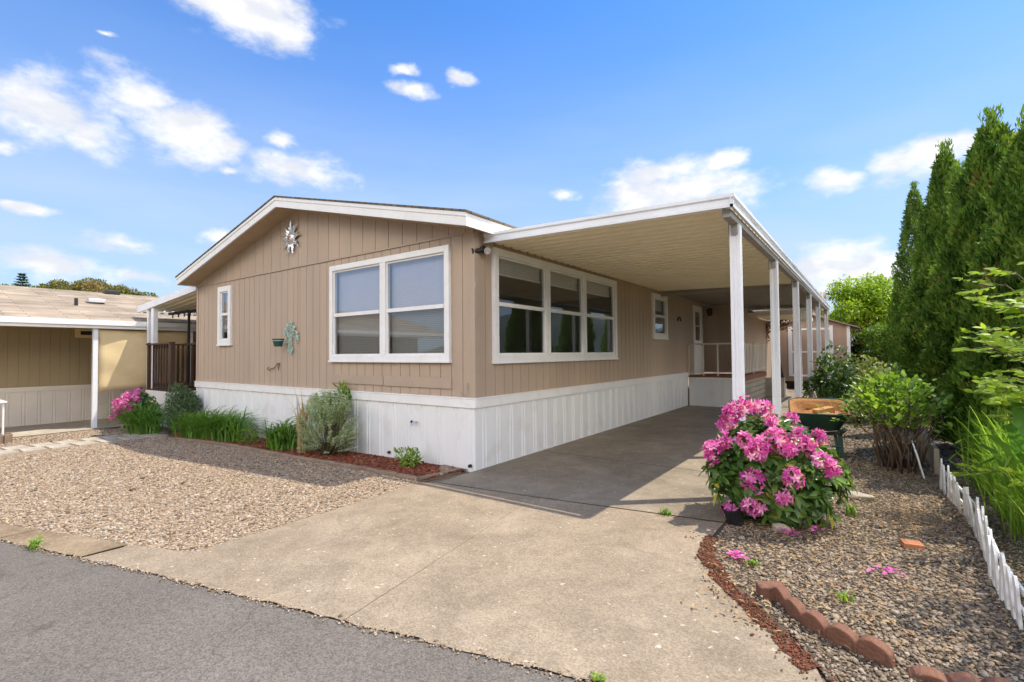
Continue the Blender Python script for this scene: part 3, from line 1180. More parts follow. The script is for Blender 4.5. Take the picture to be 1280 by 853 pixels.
mb.box(-1.77, -.40, -.022, -.001, 1.035, 1.18)
mb.build('trim', MT['siding_trim'], home, bevel=.003)
# skirting and its white cap
mb = MB()
ribbed(mb, 0, -.012, -1, HX0, 0.012, lambda x: zg(x) - .06, .83)
ribbed(mb, 1, .012, 1, -.012, 9.2, lambda y: -.02, .83)
mb.box(HX0, HX0 + .03, .03, HY1, -.3, .83)
mb.build('skirting', MT['skirt'], home)
mb = MB()
mb.box(HX0 - .02, .035, -.038, -.001, .80, .925)
mb.box(.001, .036, -.001, 9.19, .80, .925)
mb.box(HX0 - .02, .04, -.046, -.001, .915, .932)
mb.box(.001, .044, -.001, 9.19, .915, .932)
mb.build('skirting_cap', MT['white'], home, bevel=.003)
for x in (-1.64, -.07):
    mb = MB()
    mb.tube([(x, -.01, .06), (x, -.045, .06)], .022, 8)
    mb.build('drain_stub', MT['dark'], home)
# floor, ceiling and a partition inside, so the rooms behind the glass are rooms
mb = MB()
mb.box(HX0 + .07, -.07, .08, HY1 - .1, .86, .92)
mb.box(HX0 + .07, -.07, .08, HY1 - .1, 3.10, 3.13)
mb.box(HX0 + .07, -.07, 5.6, 5.7, .92, 3.10)
mb.box(-4.3, -4.2, .08, 5.6, .92, 3.10)
mb.build('interior', MT['interior'], home)
# roof: two slopes with shingles, white rake boards and a boarded soffit
OV0, OV1 = -.40, HY1 + .3
XL, XR = HX0 - .06, .215
zr = lambda x: 4.245 - abs(x - PK) * .2365


def slope(mb, x0, x1, lift0, lift1, y0, y1):
    mb.add([(x0, y0, zr(x0) + lift0), (x1, y0, zr(x1) + lift0), (x1, y1, zr(x1) + lift0), (x0, y1, zr(x0) + lift0),
            (x0, y0, zr(x0) + lift1), (x1, y0, zr(x1) + lift1), (x1, y1, zr(x1) + lift1), (x0, y1, zr(x0) + lift1)],
           [(3, 2, 1, 0), (4, 5, 6, 7), (0, 1, 5, 4), (1, 2, 6, 5), (2, 3, 7, 6), (3, 0, 4, 7)])


mb = MB()
slope(mb, XL - .02, PK, .004, .028, OV0 - .025, OV1)
slope(mb, PK, XR + .02, .004, .028, OV0 - .025, OV1)
roof = mb.build('roof', MT['roofing'], home)
mb = MB()
slope(mb, XL, PK, -.165, .0, OV0, OV0 + .03)
slope(mb, PK, XR, -.165, .0, OV0, OV0 + .03)
slope(mb, XL - .006, PK, -.05, .001, OV0 - .012, OV0 - .001)
slope(mb, PK, XR + .006, -.05, .001, OV0 - .012, OV0 - .001)
slope(mb, XL, XL + .03, -.165, .0, OV0 + .03, OV1)
slope(mb, XR - .03, XR, -.165, .0, OV0 + .03, OV1)
mb.build('fascia', MT['white'], home)
mb = MB()
slope(mb, XL + .03, PK, -.15, -.13, OV0 + .03, .02)
slope(mb, PK, XR - .03, -.15, -.13, OV0 + .03, .02)
slope(mb, -.02, XR - .03, -.16, -.145, .02, OV1)
slope(mb, HX0 - .03, HX0 + .02, -.16, -.145, .02, OV1)
for x in [XL + .6 + .61 * i for i in range(13)]:
    slope(mb, x, x + .012, -.154, -.149, OV0 + .03, -.014)
mb.build('soffit', MT['soffit'], home)

window(home, 0, 0, -1, *FW, mullions=[-1.765], rail=2.15, fw=.085, blind=.026, blind_drop=1.0)
window(home, 0, 0, -1, *NW, rail=2.38, fw=.11, blind=.026, blind_drop=.55)
window(home, 1, 0, 1, *SW, mullions=[1.745, 2.985], rail=2.18, fw=.10, blind=.03, blind_drop=.16, glass='glass_side')
window(home, 1, 0, 1, *SW2, rail=2.38, fw=.11, glass='glass_side', blind=.03, blind_drop=.3)
# door on the porch
mb = MB()
mb.box(-.03, .03, DR[0], DR[0] + .1, DR[2], DR[3])
mb.box(-.03, .03, DR[1] - .1, DR[1], DR[2], DR[3])
mb.box(-.03, .03, DR[0] + .1, DR[1] - .1, DR[3] - .08, DR[3])
mb.box(-.02, .012, DR[0] + .1, DR[1] - .1, DR[2], 1.85)
mb.box(-.02, .012, DR[0] + .1, DR[0] + .22, 1.85, DR[3] - .08)
mb.box(-.02, .012, DR[1] - .22, DR[1] - .1, 1.85, DR[3] - .08)
mb.box(-.02, .012, DR[0] + .22, DR[1] - .22, 2.7, DR[3] - .08)
mb.box(-.018, .016, DR[0] + .22, DR[1] - .22, 2.26, 2.29)
door = mb.build('door', MT['white'], home, bevel=.003)
mb = MB()
mb.quad((-.004, DR[0] + .22, 1.85), (-.004, DR[1] - .22, 1.85), (-.004, DR[1] - .22, 2.7), (-.004, DR[0] + .22, 2.7))
mb.build('pane', MT['glass_side'], door)
mb = MB()
mb.tube([(.012, DR[1] - .16, 1.72), (.05, DR[1] - .16, 1.72)], .014, 8)
mb.tube([(.05, DR[1] - .16, 1.72), (.075, DR[1] - .16, 1.72)], .03, 10)
mb.build('handle', MT['iron'], door)

# small things on the home's walls
s = thing('sun_ornament', 'silver metal sun face wall ornament with wavy rays high on the tan gable', 'wall ornament', (-4.3, -.03, 3.61))
mb = MB()
for k in range(18):
    a = 2 * math.pi * k / 18 + .08
    long = .335 if k % 2 == 0 else .26
    ww = .035 if k % 2 == 0 else .025
    bend = .12 if k % 2 == 0 else -.14
    d, n_ = (math.cos(a), math.sin(a)), (-math.sin(a), math.cos(a))
    prev = None
    vs, fs = [], []
    for j in range(6):
        t = j / 5
        rr = .11 + (long - .11) * t
        o_ = math.sin(t * 3.1) * .03 * (1 if bend > 0 else -1) * t
        w_ = ww * (1 - t) ** .7 + .002
        for sgn in (-1, 1):
            vs.append((d[0] * rr + n_[0] * (o_ + sgn * w_), -.012 - .014 * math.sin(t * 2.6), d[1] * rr + n_[1] * (o_ + sgn * w_)))
        vs.append((d[0] * rr + n_[0] * o_, -.022 - .018 * math.sin(t * 2.6), d[1] * rr + n_[1] * o_))
    for j in range(5):
        i0, i1 = j * 3, j * 3 + 3
        fs += [(i0, i0 + 2, i1 + 2, i1), (i0 + 2, i0 + 1, i1 + 1, i1 + 2)]
    mb.add(vs, fs)
rays = mb.build('rays', MT['steel'], s)
mb = MB()
mb.lathe([(.001, .045), (.05, .04), (.09, .025), (.118, .004), (.12, 0)], n=24)
fc = mb.build('face', MT['steel'], s, smooth=True)
fc.rotation_euler = (R(90), 0, 0)
fc.location = (0, -.005, 0)
mb = MB()
mb.box(-.012, .012, -.066, -.04, -.035, .03)
mb.tube([(-.04, -.052, -.055), (0, -.056, -.062), (.04, -.052, -.055)], .007, 6)
for q in (-.038, .038):
    mb.tube([(q - .015, -.05, .03), (q, -.054, .038), (q + .015, -.05, .03)], .006, 6)
    mb.tube([(q - .012, -.05, .012), (q + .012, -.05, .012)], .006, 6)
mb.build('features', MT['copper'], s)

s = thing('wall_planter_bracket', 'pale verdigris scrollwork bracket on the tan wall beside the panel seam', 'wall ornament', (-4.33, -.02, 1.80))
mb = MB()


def scroll(mb, cx, cz, r0, turns, a0, sgn, rt=.008, y=-.008):
    pts = []
    for i in range(22):
        t = i / 21
        a = a0 + sgn * turns * 2 * math.pi * t
        rr = r0 * (1 - .75 * t)
        pts.append((cx + rr * math.cos(a), y, cz + rr * math.sin(a)))
    mb.tube(pts, rt, 6)


mb.tube([(0, -.008, -.27), (.0, -.008, .28)], .009, 6)
mb.tube([(-.05, -.008, -.25), (-.035, -.008, .0), (-.12, -.008, .16), (0, -.008, .30), (.12, -.008, .16), (.035, -.008, 0), (.05, -.008, -.25)], .009, 6)
for (cx, cz, r0, a0, sg) in [(-.07, .19, .065, 0, 1), (.07, .19, .065, math.pi, -1), (-.12, .06, .075, .4, 1), (.13, .07, .085, 2.7, -1),
                             (.2, -.03, .075, 2.4, -1), (-.06, -.2, .05, 1, 1), (.05, -.2, .05, 2.1, -1), (.0, .05, .05, 0, 1),
                             (.23, .03, .05, 3.6, 1), (-.17, .12, .05, 0, -1)]:
    scroll(mb, cx, cz, r0, 1.2, a0, sg)
mb.tube([(0, -.01, -.07), (-.1, -.06, -.075), (-.16, -.13, -.07)], .008, 6)
for k in range(12):
    a = 2 * math.pi * k / 12
    mb.tube([(-.17 + .1 * math.cos(a), -.13 + .1 * math.sin(a), -.035), (-.17 + .1 * math.cos(a + .52), -.13 + .1 * math.sin(a + .52), -.035)], .007, 5)
mb.build('scrollwork', MT['verdigris'], s)
for (cx, cz) in [(-.1, .25), (.05, .29), (.14, .2), (-.17, .18), (.22, .1), (.02, -.27)]:
    mb = MB()
    mb.lathe([(.001, .012), (.02, .006), (.028, 0)], n=8)
    vv = mb.v[-24:]
    mb.v[-24:] = [(cx + x, -.012 - z, cz + y) for (x, y, z) in vv]
    mb.build('leaf_boss', MT['verdigris'], s)
mb = MB()
mb.lathe([(.001, -.085), (.068, -.085), (.092, .035), (.10, .035), (.10, .055), (.088, .055), (.08, .02), (.001, .015)], n=18)
p = mb.build('flower_pot', MT['pot'], None, smooth=False)
p.location = (-4.51, -.155, 1.745)
tag(p, 'small dark green flower pot hanging in the verdigris scrollwork bracket', 'flower pot')

mb = MB()
pts = [(-4.72, -.01, 1.36), (-4.72, -.03, 1.22), (-4.74, -.03, 1.36), (-4.86, -.035, 1.27), (-4.98, -.035, 1.25), (-5.06, -.03, 1.22), (-5.12, -.03, 1.24), (-5.1, -.02, 1.28)]
mb.tube(pts, .0075, 6)
tag(mb.build('wire_hook', MT['iron']), 'rusty bent wire hook left of the panel seam, low on the tan wall', 'hook')

s = thing('hose_spigot', 'small grey hose spigot sticking out of the white skirting below the big front window', 'spigot', (-1.06, -.02, .55))
mb = MB()
mb.tube([(0, 0, 0), (0, -.07, 0), (0, -.09, -.02), (0, -.095, -.05)], .014, 8)
mb.build('spout', MT['steel'], s)
mb = MB()
mb.tube([(-.04, -.06, .0), (-.03, -.065, .012)], .02, 8)
mb.tube([(0, -.05, .0), (-.035, -.06, .01)], .008, 6)
mb.build('valve', MT['iron'], s)

s = thing('security_light', 'twin head dark security floodlight at the right end of the gable wall', 'security light', (.02, .14, 2.87))
mb = MB()
mb.lathe([(.001, .0), (.05, .0), (.055, .02), (.03, .03), (.001, .03)], n=16)
b = mb.build('base', MT['dark'], s)
b.rotation_euler = (0, R(90), 0)
for q, az, nm in ((-.055, -50, 'iron'), (.06, 30, 'steel')):
    mb = MB()
    mb.lathe([(.001, 0), (.025, 0), (.032, .03), (.032, .08), (.045, .12), (.045, .14), (.038, .14), (.03, .11), (.001, .11)], n=16)
    h = mb.build('lamp_head', MT['dark' if q < 0 else 'steel'], s, smooth=False)
    h.location = (.05, q, -.02 if q < 0 else .03)
    h.rotation_euler = (R(100 if q < 0 else 120), 0, R(az if q < 0 else 35))
mb = MB()
mb.tube([(.02, 0, 0), (.05, -.055, -.02)], .01, 6)
mb.tube([(.02, 0, 0), (.05, .06, .03)], .01, 6)
mb.build('arm', MT['dark'], s)

mb = MB()
pts = [(.012 + .008, 8.5 + .13 * math.cos(a), 2.34 + .10 * math.sin(a)) for a in [math.pi * i / 12 for i in range(13)]]
mb.tube(pts, .022, 6)
tag(mb.build('arched_plaque', MT['bark']), 'small brown arched plaque on the shaded side wall before the door', 'wall ornament')

s = thing('porch_light', 'dark lantern porch light on the wall beside the porch door', 'lamp', (.22, 10.97, 2.74))
mb = MB()
mb.box(-.05, .05, .0, .03, -.1, .1)
mb.tube([(0, 0, .06), (0, -.1, .1), (0, -.12, .06)], .012, 6)
mb.build('bracket', MT['iron'], s)
mb = MB()
mb.lathe([(.001, .09), (.1, .05), (.11, .03), (.075, .03), (.055, -.14), (.001, -.14)], (0, -.12, 0), n=8)
mb.build('lantern', MT['iron'], s)

mb = MB()
mb.tube([(-.115, -.02, 1.12), (-.11, -.03, 1.02), (-.12, -.05, .97), (-.165, -.055, .965), (-.19, -.055, .98), (-.18, -.05, 1.0)], .006, 6)
tag(mb.build('cable_stub', MT['alu_dark']), 'short grey cable stub curling out of the wall at the front corner', 'cable')

# ---------------------------------------------------------------- carport
CX = 3.06
port = thing('carport', 'long white aluminium carport with ribbed cream ceiling and six white posts', 'carport', (CX, .6, 0))
port.location = (0, 0, 0)


def ceil_z(x):
    return 3.0 - (x / CX) * .075


def ribs(mb, y0, y1, x0, x1, per=.205, dep=.048, zf=ceil_z, th=.012):
    prof = [(0, 0), (.11, 0), (.125, 1), (.19, 1)]
    pts = []
    y = y0
    while y < y1:
        for u, d in prof:
            q = y + u * per / .205
            if q <= y1: pts.append((q, d * dep))
        y += per
    pts.append((y1, 0))
    for (q, d), (q2, d2) in zip(pts[:-1], pts[1:]):
        mb.quad((x0, q, zf(x0) + d), (x0, q2, zf(x0) + d2), (x1, q2, zf(x1) + d2), (x1, q, zf(x1) + d))
        mb.quad((x0, q, zf(x0) + d + th), (x1, q, zf(x1) + d + th), (x1, q2, zf(x1) + d2 + th), (x0, q2, zf(x0) + d2 + th))


CY0, CYM, CY1 = .17, 7.0, 14.6
mb = MB()
ribs(mb, CY0 + .04, CYM, .02, CX - .05)
mb.build('roof_panel', MT['cream'], port)
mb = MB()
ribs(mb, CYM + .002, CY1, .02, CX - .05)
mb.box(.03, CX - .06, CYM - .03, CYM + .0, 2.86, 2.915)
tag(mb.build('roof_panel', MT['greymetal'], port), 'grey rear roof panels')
# front fascia: an extruded gutter section with two steps
prof = [(CY0, 0), (CY0 - .03, .0), (CY0 - .03, .028), (CY0 - .012, .034), (CY0 - .012, .085), (CY0 - .035, .095), (CY0 - .035, .128), (CY0 + .03, .128), (CY0 + .03, .12), (CY0 + .0, .12)]
mb = MB()
vs = []
for x in (.04, CX + .03):
    for (y, z) in prof: vs.append((x, y, ceil_z(x) - .048 + z))
n = len(prof)
fs = [(i, (i + 1) % n, n + (i + 1) % n, n + i) for i in range(n)] + [tuple(range(n)), tuple(reversed(range(n, 2 * n)))]
mb.add(vs, fs)
mb.build('front_fascia', MT['alu'], port)
prof = [(CX, 0), (CX + .03, 0), (CX + .03, .03), (CX + .012, .036), (CX + .012, .085), (CX + .04, .095), (CX + .04, .13), (CX - .03, .13), (CX - .03, .12), (CX, .12)]
mb = MB()
vs = []
for y in (CY0 - .03, CY1):
    dx = (y / CY1) * .06
    for (x, z) in prof: vs.append((x + dx, y, ceil_z(CX) - .048 + z))
n = len(prof)
fs = [(i, (i + 1) % n, n + (i + 1) % n, n + i) for i in range(n)] + [tuple(range(n)), tuple(reversed(range(n, 2 * n)))]
mb.add(vs, fs)
mb.build('gutter', MT['alu'], port)
mb = MB()
mb.bar((CX - .05, CY0 + .06, 2.845), (CX + .01, CY1, 2.845), .075, .075)
mb.bar((CX - .085, CY0 + .06, 2.872), (CX - .03, CY1, 2.872), .012, .09)
mb.build('beam', MT['alu_dark'], port)
# posts: square tube with a recessed channel on two faces
for i, y in enumerate((.62, 3.15, 5.75, 8.25, 10.75, 13.9)):
    x = CX - .05 + .0041 * y
    mb = MB()
    hw = .05
    P2 = [(-hw, -hw), (-.02, -hw), (-.016, -hw + .008), (.016, -hw + .008), (.02, -hw), (hw, -hw), (hw, -.02), (hw - .008, -.016), (hw - .008, .016),
          (hw, .02), (hw, hw), (-hw, hw)]
    mb.prism([(x + a, y + b) for a, b in P2], 2, .005, 2.808)
    mb.build('post', MT['alu'], port)
    mb = MB()
    mb.box(x - .064, x - .052, y - .03, y + .03, 2.70, 2.84)
    mb.box(x - .03, x + .03, y - .064, y - .052, 2.70, 2.84)
    for q in (2.73, 2.79):
        mb.tube([(x, y - .064, q), (x, y - .072, q)], .009, 6)
    mb.build('bracket', MT['alu_dark'], port)

# ---------------------------------------------------------------- lower patio awning behind
aw = thing('patio_awning', 'small lower cream awning with white gutters beyond the porch, before the shed', 'awning', (0, 0, 0))
az_ = lambda x: 2.74 - x * .03
mb = MB()
ribs(mb, 12.6, 16.6, 1.02, 2.42, zf=az_)
mb.build('roof_panel', MT['cream'], aw)
mb = MB()
mb.box(1.0, 2.46, 12.54, 12.6, az_(1.7) - .05, az_(1.7) + .07)
mb.box(2.42, 2.5, 12.6, 16.6, az_(2.4) - .05, az_(2.4) + .08)
mb.build('gutter', MT['alu'], aw)
for y in (12.7, 16.45):
    mb = MB()
    mb.box(2.40, 2.47, y, y + .07, .0, az_(2.4) - .05)
    mb.build('post', MT['alu'], aw)

# ---------------------------------------------------------------- porch by the side door
po = thing('porch', 'raised side porch with red brown boards, white ribbed skirting and thin railing', 'porch', (0, 0, 0))
mb = MB()
for i in range(13):
    y = 9.16 + i * .142
    mb.box(.05, 1.40, y, y + .137, .80, .84)
for i in range(13, 29):
    y = 9.16 + i * .142
    mb.box(1.02, 1.40, y, y + .137, .80, .84)
mb.build('decking', MT['redwood'], po)
mb = MB()
ribbed(mb, 0, 9.2, -1, .05, 1.36, .0, .72, period=.24)
mb.box(.05, 1.37, 9.17, 9.199, .72, .795)
mb.build('skirting', MT['skirt'], po)
mb = MB()
for i in range(5):
    mb.box(1.34, 1.37, 9.21, 13.2, .01 + i * .15, .145 + i * .15)
mb.build('side_boards', MT['tanwood'], po)
mb = MB()
mb.box(1.385, 1.41, 9.16, 13.25, .70, .80)
mb.build('rim_board', MT['redwood'], po)
mb = MB()
mb.box(.02, 1.40, 9.195, 9.245, 1.70, 1.74)
mb.box(.02, 1.40, 9.21, 9.235, .93, .955)
for x in (.03, .42, .80, 1.18, 1.37):
    mb.box(x, x + .032, 9.205, 9.235, .84, 1.70)
mb.build('front_railing', MT['nskirt'], po)
mb = MB()
mb.box(1.35, 1.39, 9.75, 13.1, 1.66, 1.70)
mb.box(1.35, 1.39, 9.75, 13.1, .94, .98)
y = 9.75
while y < 13.0:
    mb.box(1.392, 1.41, y, y + .075, .90, 1.74)
    y += .22
for y in (9.75, 11.4, 13.05):
    mb.box(1.30, 1.35, y, y + .08, .84, 1.78)
mb.build('slatted_railing', MT['nskirt'], po)
for k in range(3):
    mb = MB()
    mb.box(1.05, 1.9, 13.3 + .28 * k, 13.57 + .28 * k, .02, .62 - .2 * k)
    mb.build('step', MT['nslab'], po)

# ---------------------------------------------------------------- deck and awning on the left side of the home
dk = thing('side_deck', 'raised side deck with dark brown slatted railing on white skirting', 'deck', (0, 0, 0))
ZD = .66
mb = MB()
for i in range(20):
    x = -11.38 + i * .155
    if x < -9.85: mb.box(x, x + .15, .02, 3.4, ZD - .04, ZD)
    else: mb.box(x, x + .15, .62, 3.4, ZD - .04, ZD)
mb.build('decking', MT['darkwood'], dk)
mb = MB()
mb.box(-11.38, -9.80, .0, .03, -.34, ZD - .045)
mb.box(-9.83, -9.80, .03, .62, -.34, ZD - .045)
mb.box(-11.38, -11.35, .03, 3.4, -.34, ZD - .045)
mb.box(-11.42, -9.78, -.012, -.001, ZD - .14, ZD - .04)
mb.box(-9.8, -8.34, .6, .63, -.34, ZD - .045)
mb.build('skirting', MT['white'], dk)


def slat_rail(mb, p0, p1, z0, z1, gap, w=.085):
    p0, p1 = Vector(p0), Vector(p1)
    n_ = int((p1 - p0).length / gap)
    d = (p1 - p0) / n_
    for i in range(n_ + 1):
        p = p0 + d * i
        mb.bar((p.x, p.y, z0), (p.x, p.y, z1), w, .03, up=(0, 1, 0))


mb = MB()
slat_rail(mb, (-11.32, .02, 0), (-9.95, .02, 0), ZD - .1, 1.80, .165, .045)
mb.box(-11.40, -9.84, -.02, .10, 1.80, 1.84)
mb.box(-11.36, -9.9, .045, .085, 1.70, 1.80)
mb.box(-11.36, -9.9, .045, .085, ZD + .06, ZD + .15)
mb.build('front_railing', MT['darkwood'], dk)
mb = MB()
slat_rail(mb, (-11.2, .66, 0), (-8.45, .66, 0), ZD + .1, 1.80, .29, .09)
mb.box(-11.3, -8.33, .62, .74, 1.80, 1.84)
mb.box(-11.3, -8.33, .66, .70, ZD + .06, ZD + .15)
mb.build('inner_railing', MT['darkwood'], dk)
mb = MB()
slat_rail(mb, (-11.36, .2, 0), (-11.36, 3.3, 0), ZD - .1, 1.8, .30, .04)
mb.box(-11.42, -11.30, .1, 3.4, 1.80, 1.84)
mb.build('side_railing', MT['darkwood'], dk)
for (x, y) in ((-11.36, .06), (-9.86, .05)):
    mb = MB()
    mb.box(x - .05, x + .05, y - .05, y + .05, ZD - .1, 1.86)
    mb.build('post', MT['darkwood'], dk)
for k in range(3):
    mb = MB()
    mb.box(-9.75, -8.6, .0 + .2 * k, .2 + .2 * k, -.3, -.06 + .22 * k)
    mb.build('step', MT['darkwood'], dk)

da = thing('deck_awning', 'cream awning on slim posts over the side deck, hung with string lights', 'awning', (0, 0, 0))
zaw = lambda x: 3.07 + (x + 8.3) * .082
mb = MB()
ribs(mb, .03, 5.5, -12.05, -8.32, zf=zaw)
mb.build('roof_panel', MT['cream'], da)
mb = MB()
mb.add([(x, y, zaw(x) - .06 + dz) for x in (-12.1, -8.33) for y in (-.02, .02) for dz in (0, .17)],
       [(0, 1, 3, 2), (4, 6, 7, 5), (0, 4, 5, 1), (2, 3, 7, 6), (1, 5, 7, 3), (0, 2, 6, 4)])
mb.box(-12.14, -12.08, -.02, 5.5, zaw(-12.1) - .06, zaw(-12.1) + .11)
mb.build('fascia', MT['alu'], da)
for (x, y, w) in ((-11.45, .05, .05), (-11.1, .04, .085)):
    mb = MB()
    mb.box(x - w, x + w, y - .02, y + .08, ZD, zaw(x) - .055)
    mb.build('post', MT['alu'], da)
mb = MB()
mb.box(-10.55, -10.50, .64, .69, ZD, 2.66)
mb.bar((-11.9, .68, 2.70), (-8.4, .68, 2.70), .05, .07)
mb.build('frame', MT['iron'], da)
mb = MB()
for i in range(9):
    xa, xb = -11.6 + i * .38, -11.6 + (i + 1) * .38
    mb.tube([(xa, .60, 2.71), ((xa + xb) / 2, .60, 2.62), (xb, .60, 2.71)], .012, 5)
    mb.lathe([(.001, -.05), (.022, -.03), (.014, .01)], ((xa + xb) / 2, .60, 2.60), 6)
sl_ = mb.build('string_lights', MT['dark'], None)
tag(sl_, 'sagging string of small bulbs under the deck awning', 'string lights')

# ---------------------------------------------------------------- neighbour's home on the left
nb = thing('neighbour_home', 'olive brown neighbouring home with tan shingle roof, pale skirting and carport', 'house', (0, 0, 0))
mb = MB()
grooved(mb, 1, -13.85, 1, -12.0, 12.0, .70, lambda y: 2.6, spacing=.203)
mb.box(-22, -13.87, 11.94, 12, -.4, 2.6)
mb.box(-22, -13.87, -12, -11.94, -.4, 2.6)
mb.build('wall', MT['nwall'], nb)
mb = MB()
ribbed(mb, 1, -13.82, 1, -12.0, 12.0, -.32, .64)
mb.build('skirting', MT['nskirt'], nb)
mb = MB()
mb.box(-13.84, -13.79, -12, 12, .60, .72)
mb.build('skirting_cap', MT['nskirt'], nb)
ns = lambda x: 2.42 + (-11.6 - x) * .26
mb = MB()
RX = -16.15
mb.add([(-11.62, -12, ns(-11.62)), (RX, -12, ns(RX)), (RX, 13, ns(RX)), (-11.62, 13, ns(-11.62)),
        (-11.62, -12, ns(-11.62) - .03), (RX, -12, ns(RX) - .03), (RX, 13, ns(RX) - .03), (-11.62, 13, ns(-11.62) - .03)],
       [(0, 3, 2, 1), (4, 5, 6, 7), (0, 1, 5, 4), (2, 3, 7, 6), (3, 0, 4, 7)])
mb.add([(RX, -12, ns(RX)), (-22, -12, 2.3), (-22, 13, 2.3), (RX, 13, ns(RX))], [(0, 1, 2, 3)])
nroof = mb.build('roof', MT['nroof'], nb)
mb = MB()
mb.bar((-13.55, -.98, ns(-13.55) - .1), (-13.55, -.98, ns(-13.55) + .2), .07)
mb.build('vent_pipe', MT['dark'], nroof)
mb = MB()
mb.box(-14.25, -13.95, -.62, -.22, ns(-14.1) + .0, ns(-14.1) + .12)
mb.build('roof_vent', MT['steel'], nroof, bevel=.02)
mb = MB()
mb.box(-16.2, -15.9, .25, .65, ns(-16.0) - .02, ns(-16.0) + .12)
mb.build('roof_vent', MT['dark'], nroof, bevel=.02)
mb = MB()
mb.box(-11.64, -11.58, -12, 13, 2.22, 2.42)
mb.box(-11.60, -11.52, -12, 13, 2.30, 2.43)
mb.build('fascia', MT['white'], nb)
mb = MB()
mb.box(-14.0, -11.66, -12, 13, 2.30, 2.33)
mb.build('soffit', MT['tarp'], nb)
for y in (-8.2, -4.6, -1.0, 1.15, 4.8):
    mb = MB()
    mb.box(-11.76, -11.66, y - .05, y + .05, -.30, 2.30)
    mb.build('post', MT['alu'], nb)
mb = MB()
mb.box(-13.83, -13.74, -.95, -.45, 2.04, 2.29)
vb = mb.build('wall_box', MT['tarp'], nb)
mb = MB()
mb.box(-13.74, -13.735, -.83, -.50, 2.12, 2.23)
mb.build('vent_slot', MT['dark'], vb)
# shade cloth hung between the posts
nx, nz = 14, 12
vs, fs = [], []
for i in range(nx + 1):
    for j in range(nz + 1):
        u, w = i / nx, j / nz
        y = -.93 + u * 2.03
        z = .62 + w * 1.56 - .05 * math.sin(u * math.pi) * (1 - w) * -1 - .16 * (1 - w) * 0
        z = z if w < 1 else 2.20 - .02 * math.sin(u * math.pi)
        x = -11.71 + .10 * math.sin(u * math.pi) * math.sin(w * math.pi) + .015 * math.sin(u * 9 + w * 14)
        vs.append((x, y, z))
for i in range(nx):
    for j in range(nz):
        a = i * (nz + 1) + j
        fs.append((a, a + nz + 1, a + nz + 2, a + 1))
mb = MB()
mb.add(vs, fs)
o = mb.build('shade_cloth', MT['tarp'], None, smooth=True)
so = o.modifiers.new('thickness', 'SOLIDIFY')
so.thickness = .006
tag(o, 'beige shade cloth stretched between the neighbour\'s white carport posts', 'shade cloth')

mb = MB()
mb.box(-10.55, -9.75, -3.3, -2.78, -.02, .0)
tb = thing('patio_table', 'white corner of a small patio table at the far left edge of the photo', 'table', (-10.4, -2.95, 0))
mb = MB()
mb.box(-.5, .35, -.42, .17, .58, .615)
mb.build('tabletop', MT['white'], tb, bevel=.008)
for (x, y) in ((-.45, -.37), (.3, -.37), (.3, .12), (-.45, .12)):
    mb = MB()
    mb.tube([(x, y, zg(-10.4)), (x, y, .58)], .018, 8)
    mb.build('leg', MT['white'], tb)
for k, (y, lab) in enumerate(((-2.90, 'brown concrete block standing on the gravel edge by the neighbour\'s slab, nearer the table'),
                              (-2.76, 'brown concrete block beside the neighbour\'s slab, right one of the pair'))):
    b = thing('concrete_block', lab, 'block', (-10.1, y, zg(-10.1)))
    mb = MB()
    mb.box(-.09, .09, -.06, .06, 0, .19)
    mb.box(-.06, .06, -.04, .04, .19, .215)
    mb.build('block', MT['edging'], b, bevel=.012)

# ---------------------------------------------------------------- shed and what stands behind
sh = thing('garden_shed', 'tan garden shed with white framed double door and low gable roof', 'shed', (0, 0, 0))
SX0, SX1, SY = 1.12, 3.60, 18.0
zs = lambda x: 2.98 - abs(x - 2.32) * .36
mb = MB()
grooved(mb, 0, SY, -1, SX0, SX1, .28, lambda x: zs(x) - .06, spacing=.205)
grooved(mb, 1, SX1, 1, SY, SY + 2.6, .28, lambda y: zs(SX1) - .06)
grooved(mb, 1, SX0, -1, SY, SY + 2.6, .28, lambda y: zs(SX0) - .06)
mb.box(SX0, SX1, SY + 2.6, SY + 2.64, .28, 2.4)
mb.build('wall', MT['shed'], sh)
mb = MB()
for a, b in ((SX0 - .18, 2.32), (2.32, SX1 + .32)):
    mb.add([(a, SY - .22, zs(a)), (b, SY - .22, zs(b)), (b, SY + 2.8, zs(b)), (a, SY + 2.8, zs(a)),
            (a, SY - .22, zs(a) - .05), (b, SY - .22, zs(b) - .05), (b, SY + 2.8, zs(b) - .05), (a, SY + 2.8, zs(a) - .05)],
           [(0, 1, 2, 3), (7, 6, 5, 4), (0, 4, 5, 1), (1, 5, 6, 2), (2, 6, 7, 3), (3, 7, 4, 0)])
mb.build('roof', MT['shedroof'], sh)
mb = MB()
mb.box(SX1 - .10, SX1 + .012, SY - .025, SY - .001, .28, zs(SX1) - .06)
mb.build('corner_trim', MT['white'], sh)
mb = MB()
mb.box(SX0 - .012, SX0 + .09, SY - .02, SY - .001, .28, zs(SX0) - .06)
mb.build('corner_trim', MT['white'], sh)
dd = MB()
dd.box(1.66, 2.94, SY - .015, SY - .003, .50, 2.42)
sd = dd.build('door', MT['shed'], sh)
mb = MB()
for (a, b) in ((1.52, 1.66), (2.94, 3.06), (2.27, 2.33)):
    mb.box(a, b, SY - .035, SY - .016, .48, 2.50)
for (z0, z1) in ((.48, .56), (1.44, 1.50), (2.34, 2.42)):
    mb.box(1.66, 2.94, SY - .032, SY - .018, z0, z1)
mb.build('door_trim', MT['white'], sd)
